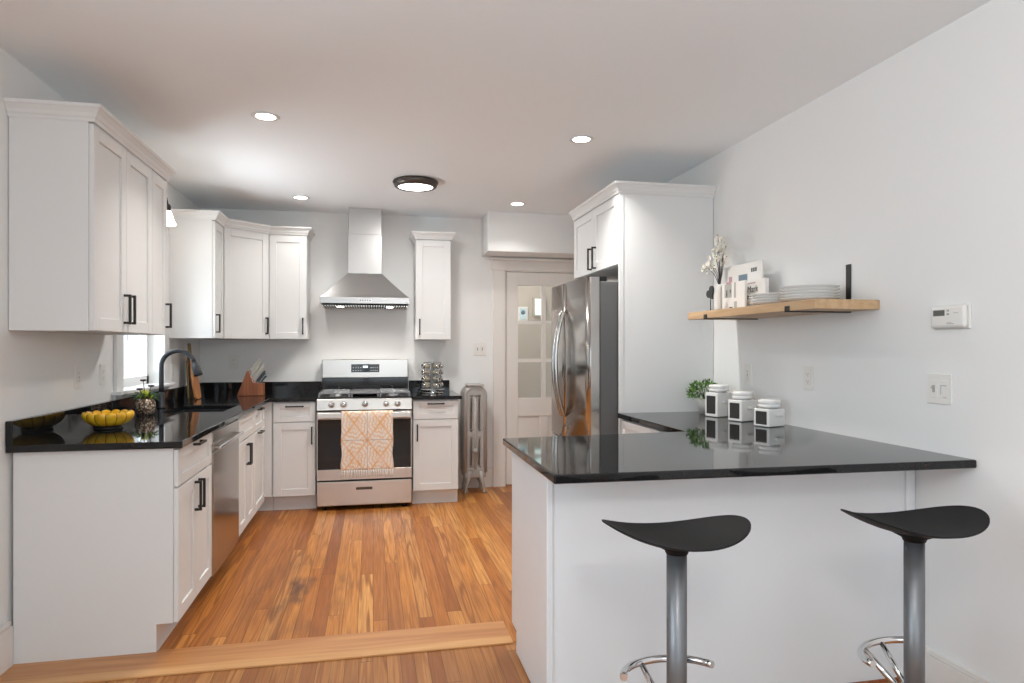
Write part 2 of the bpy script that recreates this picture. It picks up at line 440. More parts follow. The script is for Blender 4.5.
# ------------------------------------------------------------------ room shell
def room():
    b = MB(); b.box(XW, XR, YFW, 2.92, -.06, 0); f1 = struct('floor', b, M['floor_d']); f1['label'] = 'narrow oak strip floor of the dining end'
    b = MB(); b.box(XW, XR, 2.92, 7.7, -.06, .002); f2 = struct('floor', b, M['floor_k']); f2['label'] = 'orange pine board floor of the kitchen'
    b = MB(); b.box(XW, .61, 2.965, 3.14, .002, .007, .0015); struct('trim_1', b, M['thresh'])
    b = MB(); b.box(XW, .61, 2.90, 2.965, .0, .0085, .002); struct('trim_2', b, M['thresh2'])
    b = MB(); b.box(XW - .2, XR + .2, YFW - .2, 7.8, HC, HC + .1); struct('ceiling', b, M['ceiling'])
    # left wall with the sink window (Y 4.36-5.16) and a dining side window
    b = MB()
    wy = [(-.45, 1.65, .75, 2.3), (4.36, 5.16, 1.06, 2.02)]
    y = YFW - .15
    for (a, c, z0, z1) in wy:
        b.box(XW - .15, XW, y, a, 0, HC); b.box(XW - .15, XW, a, c, 0, z0); b.box(XW - .15, XW, a, c, z1, HC); y = c
    b.box(XW - .15, XW, y, YB + .12, 0, HC); struct('wall_left', b, M['wall'])
    b = MB(); b.box(XR, XR + .15, YFW - .15, YB + .12, 0, HC); struct('wall_right', b, M['wall'])
    # back wall with door opening
    b = MB(); dx0, dx1, dz = 1.228, 1.992, 2.045
    b.box(XW, dx0, YB, YB + .12, 0, HC); b.box(dx1, XR, YB, YB + .12, 0, HC); b.box(dx0, dx1, YB, YB + .12, dz, HC)
    struct('wall_back', b, M['wall'])
    # front wall (behind the camera) with a wide window
    b = MB()
    b.box(XW, -1.1, YFW - .15, YFW, 0, HC); b.box(1.8, XR, YFW - .15, YFW, 0, HC)
    b.box(-1.1, 1.8, YFW - .15, YFW, 0, .55); b.box(-1.1, 1.8, YFW - .15, YFW, 2.35, HC); struct('wall_front', b, M['wall'])
    # hall beyond the glazed door
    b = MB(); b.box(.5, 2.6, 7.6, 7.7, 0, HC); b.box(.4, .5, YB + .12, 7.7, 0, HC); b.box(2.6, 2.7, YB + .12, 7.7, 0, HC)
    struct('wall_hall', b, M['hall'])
    # soffit box in the back corner
    b = MB(); b.box(1.0, XR, 5.86, YB, 2.175, HC, .004); struct('trim_3', b, M['wall'])
    # baseboards
    b = MB(); b.box(XW, XW + .018, YFW, 3.115, 0, .17); b.box(XW, XW + .012, YFW, 3.115, .17, .19, .003); struct('baseboard_left', b, M['trim'])
    b = MB(); b.box(.72, 1.10, YB - .018, YB, 0, .17); b.box(.72, 1.10, YB - .012, YB, .17, .19, .003); struct('baseboard_back', b, M['trim'])
    b = MB(); b.box(XR - .018, XR, YFW, 2.262, 0, .13); b.box(XR - .012, XR, YFW, 2.262, .13, .15, .003); struct('baseboard_right', b, M['trim'])
room()

def door():
    # casing
    b = MB(); y0 = YB - .022
    b.box(1.108, 1.222, y0, YB, 0, 2.05, .003); b.box(1.998, XR, y0, YB, 0, 2.05, .003)
    b.box(1.095, XR, y0 - .004, YB, 2.05, 2.14, .003); b.box(1.075, XR, y0 - .03, YB, 2.14, 2.165, .006)
    # jamb lining
    b.box(1.222, 1.232, YB - .01, YB + .12, 0, 2.045); b.box(1.988, 1.998, YB - .01, YB + .12, 0, 2.045); b.box(1.222, 1.998, YB - .01, YB + .12, 2.04, 2.05)
    struct('trim_4', b, M['trim'])
    d = bpy.data.objects.new('door_1', None); COL.objects.link(d); d.location = (1.61, YB + .03, 0); d['kind'] = 'structure'
    x0, x1, ya, yb = 1.240, 1.980, YB + .01, YB + .05
    b = MB()
    b.box(x0, x0 + .115, ya, yb, .012, 2.035, .002); b.box(x1 - .115, x1, ya, yb, .012, 2.035, .002)
    b.box(x0 + .115, x1 - .115, ya, yb, 1.912, 2.035, .002)
    b.box(x0 + .115, x1 - .115, ya, yb, .66, .832, .002); b.box(x0 + .115, x1 - .115, ya, yb, .012, .20, .002)
    xm = (x0 + x1) / 2
    b.box(xm - .02, xm + .02, ya + .004, yb - .004, .832, 1.912, .002)
    b.box(xm - .04, xm + .04, ya, yb, .20, .66, .002)
    for z in (1.193, 1.556): b.box(x0 + .115, x1 - .115, ya + .0055, yb - .0055, z - .017, z + .017)
    b.box(x0 + .11, x1 - .11, ya + .014, yb - .014, .19, .67)
    b.build('door_frame', M['trim'], d)
    for i in range(2):
        for z0, z1 in ((.84, 1.18), (1.205, 1.545), (1.57, 1.905)):
            a = x0 + .117 if i == 0 else xm + .02; c = xm - .02 if i == 0 else x1 - .117
            b = MB(); b.box(a, c, ya + .018, ya + .022, z0 - .01, z1 + .01); b.build('glass_pane', M['glass'], d)
    b = MB(); b.lathe([(0, -.0), (.026, 0), (.026, .006), (.010, .012), (.010, .035), (.024, .045), (.028, .06), (.022, .075), (0, .08)], (x1 - .055, ya, .95), 20, Matrix.Rotation(R(90), 4, 'X'))
    b.build('door_knob', M['bronze'], d)
    # window reflections in the panes, imitated by objects on the hall wall
    p = thing('reflection_panel', 'small pale blue panel imitating a window reflection in the glazed door', 'picture', (1.71, 7.59, 1.64))
    b = MB(); b.box(1.65, 1.765, 7.575, 7.6, 1.62, 1.79, .003); b.build('reflection_border', M['card'], p)
    b = MB(); b.box(1.668, 1.747, 7.57, 7.576, 1.645, 1.772); b.build('print', M['paleblue'], p)
    b = MB(); b.lathe([(0, 0), (.025, 0), (.025, .002), (0, .002)], (1.708, 7.569, 1.725), 16, Matrix.Rotation(R(90), 4, 'X')); b.build('reflection_spot', M['blueprint'], p)
    g = NT('window_reflection_glow'); n = g.noise(g.obj, 40, 3)  # glowing colour imitates a window reflected in the door glass
    c = g.ramp(n, [(.35, (.05, .22, .16)), (.5, (.35, .75, .70)), (.65, (.75, .95, .95))])
    g.nt.links.new(c, g.b.inputs['Emission Color']); g.b.inputs['Emission Strength'].default_value = .7
    w = bpy.data.objects.new('glowing_reflection', None); COL.objects.link(w); w.location = (1.9, 7.6, 1.7); w['kind'] = 'structure'
    b = MB(); b.box(1.83, 1.98, 7.57, 7.6, 1.68, 1.90, .004); b.build('reflection_surround', M['hall'], w)
    b = MB(); b.box(1.85, 1.96, 7.566, 7.572, 1.70, 1.885); b.build('pane', g.m, w)
    l = bpy.data.lights.new('hall_fill_light', 'POINT'); l.energy = 11; l.color = (1, .93, .84); l.shadow_soft_size = .12  # added unseen fill, lights the hall behind the panes
    o = bpy.data.objects.new('hall_fill_light', l); COL.objects.link(o); o.location = (1.2, 6.95, 2.3)
door()

def sink_window():
    w = bpy.data.objects.new('window_1', None); COL.objects.link(w); w.location = (XW, 4.76, 1.06); w['kind'] = 'structure'
    ya, yb, z0, z1 = 4.36, 5.16, 1.06, 2.02
    b = MB()
    b.box(XW, XW + .02, ya - .11, ya, z0, z1 + .11, .003); b.box(XW, XW + .02, yb, yb + .11, z0, z1 + .11, .003)
    b.box(XW, XW + .022, ya - .12, yb + .12, z1, z1 + .12, .003)
    b.build('casing', M['cab'], w)
    b = MB(); b.box(XW - .14, XW + .055, ya - .14, yb + .14, z0 - .022, z0 + .002, .004); b.box(XW, XW + .018, ya - .12, yb + .12, z0 - .045, z0 - .022)
    b.build('window_sill', M['cab'], w)
    b = MB()
    xs0, xs1 = XW - .125, XW - .085
    for (a, c, p, q) in ((ya, ya + .045, z0, z1), (yb - .045, yb, z0, z1), (ya, yb, z0, z0 + .06), (ya, yb, z1 - .045, z1), (ya, yb, 1.52, 1.56)):
        b.box(xs0, xs1, a, c, p, q, .002)
    b.build('sash', M['cab'], w)
    b = MB(); b.box(XW - .108, XW - .104, ya + .04, yb - .04, z0 + .05, z1 - .04); b.build('pane', M['glass'], w)
    b = MB(); b.tube([(XW - .06, 4.66, 1.99), (XW - .06, 4.66, 1.36)], .004, 8); b.build('blind_wand', M['cordgrey'], w)
    b = MB(); b.box(XW - .08, XW - .03, ya + .01, yb - .01, 1.93, 2.015, .004)
    for k in range(8): b.box(XW - .078, XW - .035, ya + .015, yb - .015, 1.92 - k * .008, 1.923 - k * .008)
    b.build('blind', M['cab'], w)
    # pale siding of the house next door
    b = MB(); b.box(-4.0, -3.9, 1.5, 9, -.5, 1.45)
    for k in range(14): b.box(-3.9, -3.885, 1.5, 9, -.4 + k * .13, -.39 + k * .13)
    tag(b.build('neighbour_wall', M['ext']), 'pale blue siding of the neighbouring house outside the sink window', 'house')
sink_window()

def big_window(name, M4, w, z0, z1):
    o = bpy.data.objects.new(name, None); COL.objects.link(o); o['kind'] = 'structure'
    b = MB(); b.M = M4
    b.box(-.09, 0, 0, .02, z0, z1); b.box(w, w + .09, 0, .02, z0, z1); b.box(-.11, w + .11, 0, .024, z1, z1 + .11); b.box(-.13, w + .13, -.1, .05, z0 - .03, z0)
    b.build('casing', M['trim'], o)
    b = MB(); b.M = M4; n = max(1, round(w / 1.0))
    for k in range(n):
        a, c = k * w / n, (k + 1) * w / n
        b.box(a, a + .05, -.11, -.07, z0, z1); b.box(c - .05, c, -.11, -.07, z0, z1); b.box(a, c, -.11, -.07, z0, z0 + .06); b.box(a, c, -.11, -.07, z1 - .05, z1)
        b.box(a, c, -.11, -.07, (z0 + z1) / 2 - .02, (z0 + z1) / 2 + .02)
    b.build('sash', M['trim'], o)
big_window('window_3', frame((-1.1, YFW, 0), (1, 0, 0), (0, 1, 0)), 2.9, .55, 2.35)
big_window('window_4', frame((XW, -.45, 0), (0, 1, 0), (1, 0, 0)), 2.1, .75, 2.3)

# ------------------------------------------------------------------ cabinetry helpers
def shaker(b, u0, u1, z0, z1, n0=0.0, n1=.02, st=.057, rec=.009):
    b.box(u0, u0 + st, n0, n1, z0, z1, .0015); b.box(u1 - st, u1, n0, n1, z0, z1, .0015)
    b.box(u0 + st, u1 - st, n0, n1, z1 - st, z1, .0015); b.box(u0 + st, u1 - st, n0, n1, z0, z0 + st, .0015)
    b.box(u0 + st - .002, u1 - st + .002, n0, n1 - rec, z0 + st - .002, z1 - st + .002)
def pull(parent, M4, u, z, length, vertical, n1=.02, t=.011, out=.032):
    b = MB(); b.M = M4; h = length / 2; w = t / 2
    if vertical:
        b.box(u - w, u + w, n1 + out - t, n1 + out, z - h, z + h, .001)
        for s in (-1, 1): b.box(u - w, u + w, n1 - .001, n1 + out - t, z + s * (h - w) - w, z + s * (h - w) + w)
    else:
        b.box(u - h, u + h, n1 + out - t, n1 + out, z - w, z + w, .001)
        for s in (-1, 1): b.box(u + s * (h - w) - w, u + s * (h - w) + w, n1 - .001, n1 + out - t, z - w, z + w)
    return b.build('handle', M['black'], parent)
G = .0018
def cabinet(name, label, M4, w, z0, z1, depth, fronts, kick=False, group=None, hollow=False, m='cab'):
    """fronts: (kind, u0, u1, z0, z1, (handle u, z, length, vertical) or None)"""
    loc = M4 @ Vector((w / 2, -depth / 2, z0 if not kick else 0))
    t = thing(name, label, 'cabinet', loc, group)
    b = MB(); b.M = M4
    if hollow:
        b.box(0, w, -depth, 0, KB, .69, .0012); b.box(0, w, -.03, 0, .69, z1); b.box(0, w, -depth, -depth + .1, .69, z1); b.box(0, .01, -depth, 0, .69, z1); b.box(w - .004, w, -depth, 0, .69, z1)
        b.box(0, w, -depth, -.067, 0.002, KB + .001)
    elif kick:
        b.box(0, w, -depth, 0, KB, z1, .0012); b.box(0, w, -depth, -.067, 0.002, KB + .001)
    else: b.box(0, w, -depth, 0, z0, z1, .0012)
    b.build('body', M[m], t)
    for kind, u0, u1, a, c, hd in fronts:
        b = MB(); b.M = M4
        st = .057 if (c - a) > .2 and (u1 - u0) > .2 else min(.05, (c - a) * .28, (u1 - u0) * .3)
        shaker(b, u0 + G, u1 - G, a + G, c - G, .0006, .02, st)
        o = b.build(kind, M[m], t)
        if hd: pull(o, M4, *hd)
    return t
CROWN = [(0, 2.266), (.005, 2.266), (.008, 2.278), (.014, 2.285), (.019, 2.298), (.032, 2.314), (.038, 2.318), (.040, 2.331), (0, 2.331)]

# ---- left base run : frames with u along +Y, n = +X
CX = XF - .02          # carcass front
FL = lambda y: frame((CX, y, 0), (0, 1, 0), (1, 0, 0))
FB = lambda x: frame((x, YF + .02, 0), (1, 0, 0), (0, -1, 0))
DB = CX - XL - .004    # base depth
BT = .884
cabinet('base_cabinet', 'white shaker base cabinet with paired doors at the near end of the left counter', FL(3.12), .617, 0, BT, DB,
        [('drawer', 0.003, .614, .712, .876, (.31, .862, .13, False)),
         ('door', 0.003, .3085, KB, .708, (.275, .615, .14, True)), ('door', .3085, .614, KB, .708, (.342, .615, .14, True))], True)
cabinet('base_cabinet', 'white shaker sink base cabinet beyond the dishwasher', FL(4.447), .573, 0, BT, DB,
        [('false_front', 0.003, .57, .712, .876, None),
         ('door', 0.003, .2865, KB, .708, (.262, .605, .14, True)), ('door', .2865, .57, KB, .708, (.311, .605, .14, True))], True, hollow=True)
cabinet('base_cabinet', 'narrow white base cabinet with horizontal pulls beside the inner corner', FL(5.022), .438, 0, BT, DB,
        [('drawer', 0.003, .435, .712, .876, (.19, .862, .13, False)),
         ('door', 0.003, .435, KB, .708, (.19, .693, .13, False))], True)
# blind corner filler
t = thing('corner_filler', 'plain white filler panel in the corner between the two base runs', 'cabinet', (-1.1, 5.8, 0))
b = MB(); b.box(XL + .004, -.790, YF + .012, YB - .004, KB, BT, .001); b.box(XL + .004, -.79, YF + .088, YB - .004, .002, KB + .001)
b.box(XL + .004, CX, 5.462, YF + .012, KB, BT, .001); b.box(XL + .004, CX - .067, 5.462, YF + .088, .002, KB + .001); b.build('panel', M['cab'], t)
DBB = YB - YF - .024
cabinet('base_cabinet', 'white shaker base cabinet between the inner corner and the gas range', FB(-.786), .333, 0, BT, DBB,
        [('drawer', 0.012, .331, .72, .876, (.172, .845, .14, False)),
         ('door', 0.012, .331, KB, .716, (.305, .61, .14, True))], True)
cabinet('base_cabinet', 'white shaker base cabinet between the gas range and the radiator', FB(.323), .381, 0, BT, DBB,
        [('drawer', 0.002, .379, .72, .876, (.19, .849, .14, False)),
         ('door', 0.002, .379, KB, .716, (.036, .61, .14, True))], True)

# ---- dishwasher
def dishwasher():
    t = thing('dishwasher', 'stainless steel dishwasher under the left counter', 'dishwasher', (-1.13, 4.09, 0))
    y0, y1 = 3.745, 4.440
    b = MB(); b.box(XL + .01, CX - .01, y0, y1, .09, BT - .004); b.box(XL + .01, CX - .08, y0, y1, .002, .09); b.build('body', M['plasticgrey'], t)
    b = MB(); b.box(CX - .01, XF + .004, y0 + .004, y1 - .004, .105, .765, .006, 2); b.build('door', M['steel_y'], t)
    b = MB(); b.box(CX - .01, XF + .002, y0 + .004, y1 - .004, .800, .872, .006, 2); b.build('control_panel', M['steel_y'], t)
    b = MB(); b.box(CX - .01, CX + .002, y0 + .01, y1 - .01, .765, .80); b.build('grip_recess', M['plasticgrey'], t)
    b = MB(); b.box(XF + .022, XF + .038, y0 + .03, y1 - .03, .775, .797, .006, 3)
    for y in (y0 + .05, y1 - .07): b.box(XF - .002, XF + .026, y, y + .02, .779, .793, .002)
    b.build('handle', M['chrome'], t)
dishwasher()

# ---- countertops
def counters():
    t = thing('countertop', 'black granite L-shaped countertop along the left wall', 'countertop', (-1.1, 4.6, BT))
    b = MB(); x0, x1, y0, y1 = XW + .002, -.800, 3.088, 5.56
    sx0, sx1, sy0, sy1 = -1.285, -.925, 4.47, 5.005
    e = .004
    b.box(x0, x1, y0, sy0, BT, CT, e, 2); b.box(x0, sx0, sy0 - .006, sy1 + .006, BT, CT); b.box(sx1, x1, sy0 - .01, sy1 + .01, BT, CT, e, 2)
    b.box(x0, x1, sy1, y1 + .01, BT, CT, e, 2); b.box(x0, -.450, y1, YB - .002, BT, CT, e, 2)
    b.build('slab', M['counter'], t)
    b = MB(); b.box(x0, x0 + .028, y0, YB - .002, CT - .002, 1.014, .002); b.box(x0 + .028, -.452, YB - .03, YB - .002, CT - .002, 1.014, .002)
    b.build('backsplash', M['counter'], t)
    s = thing('kitchen_sink', 'dark undermount sink set in the left countertop', 'sink', (-1.105, 4.74, .70))
    b = MB(); w = .012
    b.box(sx0 - w, sx0, sy0 - w, sy1 + w, .70, BT - .001); b.box(sx1, sx1 + w, sy0 - w, sy1 + w, .70, BT - .001)
    b.box(sx0, sx1, sy0 - w, sy0, .70, BT - .001); b.box(sx0, sx1, sy1, sy1 + w, .70, BT - .001); b.box(sx0, sx1, sy0, sy1, .70, .712)
    b.build('basin', M['sink'], s)
    b = MB(); b.lathe([(0, 0), (.04, 0), (.044, .004), (0, .004)], (-1.105, 4.74, .712), 20); b.build('drain', M['chrome'], s)
    t = thing('countertop', 'short black granite countertop to the right of the range', 'countertop', (.52, 5.9, BT))
    b = MB(); b.box(.320, .728, 5.56, YB - .002, BT, CT, .004, 2); b.build('slab', M['counter'], t)
    b = MB(); b.box(.320, .694, YB - .03, YB - .002, CT - .002, 1.014, .002); b.build('backsplash', M['counter'], t)
    t = thing('countertop', 'black granite peninsula countertop reaching to the fridge', 'countertop', (1.3, 2.5, BT))
    b = MB()
    b.prism([(.558, 2.030), (XR - .002, 1.997), (XR - .002, 3.880), (1.468, 3.880), (1.472, 2.955), (.562, 2.905)], BT, CT, bev=.005, seg=2)
    b.build('slab', M['counter'], t)
counters()

# ---- peninsula body
def peninsula():
    t = thing('peninsula_base', 'white panelled base of the breakfast peninsula', 'cabinet', (1.3, 2.6, 0))
    x0, y0, y1 = .60, 2.275, 2.885
    b = MB(); b.box(x0 + .02, XR - .003, y0, y1 - .02, .1, BT); b.box(x0 + .02, XR - .003, y0, y1 - .1, .001, .1); b.build('body', M['island'], t)
    b = MB(); b.prism([(y0 + .018, .0125), (y1 - .095, .0125), (y1 - .095, .105), (y1, .105), (y1, BT), (y0 + .018, BT)], 0, .02,
                      Mx=Matrix(((0, 0, 1, x0), (1, 0, 0, 0), (0, 1, 0, 0), (0, 0, 0, 1)))); b.build('end_panel', M['island'], t)
    b = MB(); b.box(x0 - .003, x0 + .02, y0 - .006, y0 + .022, .012, BT, .002); b.build('corner_post', M['island'], t)
    b = MB(); b.box(XR - .052, XR - .018, y0 - .012, y0, .012, BT, .004); b.build('scribe_strip', M['island'], t)
    b = MB(); b.box(x0 + .02, XR - .003, y0 - .006, y0, .001, .012); b.build('shoe_strip', M['blockwood'], t)
    FR = frame((1.500, 2.96, 0), (0, 1, 0), (-1, 0, 0))
    cabinet('base_cabinet', 'white drawer cabinet between the peninsula and the fridge panel', FR, .885, 0, BT, .615,
            [('drawer', .003, .44, .72, .876, (.22, .8, .14, False)), ('drawer', .443, .882, .72, .876, (.66, .79, .14, False)),
             ('door', .003, .44, KB, .716, None), ('door', .443, .882, KB, .716, None)], True)
peninsula()

# ---- wall cabinets
UB, UT = 1.386, 2.28
UX = -1.172            # carcass front of left uppers (door face -1.152)
FU = lambda y: frame((UX, y, 0), (0, 1, 0), (1, 0, 0))
DU = UX - XW - .003
cabinet('wall_cabinet', 'large white two-door wall cabinet nearest the camera on the left wall', FU(3.112), .762, UB, UT, DU,
        [('door', .002, .381, UB, 2.262, (.350, 1.497, .14, True)), ('door', .381, .760, UB, 2.262, (.412, 1.497, .14, True))])
cabinet('wall_cabinet', 'narrow white one-door wall cabinet beside the sink window', FU(3.874), .262, UB, UT, DU,
        [('door', .002, .260, UB, 2.262, (.236, 1.497, .14, True))])
b = MB(); b.sweep([(XW + .002, 3.112), (UX + .02, 3.112), (UX + .02, 4.136), (XL + .002, 4.136)][::1], CROWN)
tag(b.build('crown_moulding', M['cab']), 'white crown moulding on top of the left wall cabinets', 'moulding')
# corner group
cabinet('wall_cabinet', 'narrow white wall cabinet on the left wall beyond the sink window', FU(5.318), .292, UB, UT, DU,
        [('door', .002, .290, UB, 2.262, (.030, 1.497, .14, True))])
UYB = 5.89             # door face of back uppers
t = thing('wall_cabinet', 'white diagonal corner wall cabinet', 'cabinet', (-1.3, 5.95, UB))
b = MB(); b.prism([(XW + .003, 5.611), (UX, 5.611), (-.856, UYB + .02), (-.856, YB - .003), (XW + .003, YB - .003)], UB, UT, bev=.001, seg=1); b.build('body', M['cab'], t)
dd = Vector((-.856 - UX, UYB + .02 - 5.611, 0)); L = dd.length; dn = Vector((dd.y, -dd.x, 0)).normalized()
FD = frame((UX, 5.611, 0), dd, dn)
b = MB(); b.M = FD; shaker(b, .016, L - .016, UB + G, 2.262, .0006, .02); o = b.build('door', M['cab'], t); pull(o, FD, L - .045, 1.497, .14, True)
cabinet('wall_cabinet', 'white one-door wall cabinet left of the range hood', frame((-.855, UYB + .02, 0), (1, 0, 0), (0, -1, 0)), .307, UB, UT, YB - UYB - .024,
        [('door', .002, .305, UB, 2.262, (.275, 1.497, .14, True))])
p1 = Vector((UX, 5.611)) + Vector((dn.x, dn.y)) * .02; p2 = Vector((-.856, UYB + .02)) + Vector((dn.x, dn.y)) * .02
b = MB(); b.sweep([(XW + .002, 5.318), (UX + .02, 5.318), (UX + .02, 5.611 - .006), (-.856 + .006, UYB), (-.548, UYB), (-.548, YB - .002)], CROWN)
tag(b.build('crown_moulding', M['cab']), 'white crown moulding on top of the corner wall cabinets', 'moulding')
t = cabinet('wall_cabinet', 'single white wall cabinet right of the range hood', frame((.366, UYB + .02, 0), (1, 0, 0), (0, -1, 0)), .309, UB, UT, YB - UYB - .024,
        [('door', .002, .307, UB, 2.262, (.033, 1.497, .14, True))])
b = MB(); b.sweep([(.366, YB - .002), (.366, UYB), (.675, UYB), (.675, YB - .002)], CROWN); b.build('crown', M['cab'], t)

# ---- fridge surround
FRX = 1.500
t = cabinet('wall_cabinet', 'white two-door cabinet above the refrigerator', frame((FRX, 3.908, 0), (0, 1, 0), (-1, 0, 0)), .915, 1.830, UT, XR - FRX - .003,
        [('door', .002, .4575, 1.83, 2.264, (.411, 1.925, .15, True)), ('door', .4575, .913, 1.83, 2.264, (.501, 1.925, .15, True))])
p = thing('fridge_panel', 'tall plain white side panel beside the refrigerator', 'panel', (1.8, 3.89, 0))
b = MB(); b.box(1.484, XR - .003, 3.886, 3.906, .0025, UT, .001); b.build('panel', M['cab'], p)
b = MB(); b.box(1.480, 1.510, 3.882, 3.8865, CT + .001, UT, .001); b.build('edge_strip', M['cab'], p)
b = MB(); b.sweep([(FRX - .0205, 4.823), (FRX - .0205, 3.8815), (XR - .002, 3.8815)][::-1], [(-o, z) for o, z in CROWN])
tag(b.build('crown_moulding', M['cab']), 'white crown moulding above the refrigerator cabinet', 'moulding')

# ------------------------------------------------------------------ refrigerator
def fridge():
    y0, y1, H_ = 3.916, 4.812, 1.752
    t = thing('refrigerator', 'stainless steel french-door refrigerator with dark grey sides', 'refrigerator', (1.75, 4.34, 0))
    b = MB(); b.box(1.372, XR - .03, y0 + .004, y1 - .004, .03, 1.725, .004); b.build('case', M['fridgeside'], t)
    for y in (y0 + .06, y1 - .06):
        b = MB(); b.lathe([(0, 0.003), (.025, .003), (.025, .03), (0, .03)], (1.45, y, 0), 16); b.build('foot', M['matteblack'], t)
    def bow(y):
        s = (y - y0) / (y1 - y0) * 2 - 1
        return 1.298 - .026 * (1 - s * s)
    def slab(ya, yb, z0, z1, name):
        pts = []; n = 14
        r = .012
        for k in range(n + 1):
            y = ya + (yb - ya) * k / n
            x = bow(y)
            e = min(y - ya, yb - y)
            if e < r: x += (r - math.sqrt(max(0, r * r - (r - e) ** 2)))
            pts.append((x, y))
        pts = pts + [(1.365, yb), (1.365, ya)]
        b = MB(); b.prism(pts, z0, z1); o = b.build(name, M['steel_y'], t)
        for pf in o.data.polygons: pf.use_smooth = abs(pf.normal.z) < .5 and pf.normal.x < -.5
        return o
    ym = (y0 + y1) / 2
    d1 = slab(y0, ym - .003, .70, H_, 'door'); d2 = slab(ym + .003, y1, .70, H_, 'door'); d3 = slab(y0, y1, .06, .69, 'freezer_drawer')
    def hand(o, y, z0, z1):
        b = MB(); n = 18; pts = []
        xb = bow(y)
        for k in range(n + 1):
            s = k / n * 2 - 1
            pts.append((xb - .012 - .058 * (1 - abs(s) ** 2.2), y, z0 + (z1 - z0) * k / n))
        pts = [(xb + .004, y, z0)] + pts + [(xb + .004, y, z1)]
        b.tube(pts, .0125, 12); b.build('handle', M['steel_y'], o)
    hand(d1, ym - .035, .86, 1.56); hand(d2, ym + .035, .86, 1.56)
    b = MB(); pts = [(bow(y0 + .1) + .004, y0 + .1, .63)] + [(1.285 - .075 - .02 * math.sin(PI * k / 12), y0 + .1 + (y1 - y0 - .2) * k / 12, .63) for k in range(13)] + [(bow(y1 - .1) + .004, y1 - .1, .63)]
    b.tube(pts, .0125, 12); b.build('handle', M['chrome'], d3)
    b = MB(); b.box(1.30, 1.42, y0 + .015, y0 + .07, 1.725, 1.760, .004); b.build('hinge_cover', M['matteblack'], t)
    b = MB(); b.box(1.30, 1.42, y1 - .07, y1 - .015, 1.725, 1.760, .004); b.build('hinge_cover', M['matteblack'], t)
fridge()

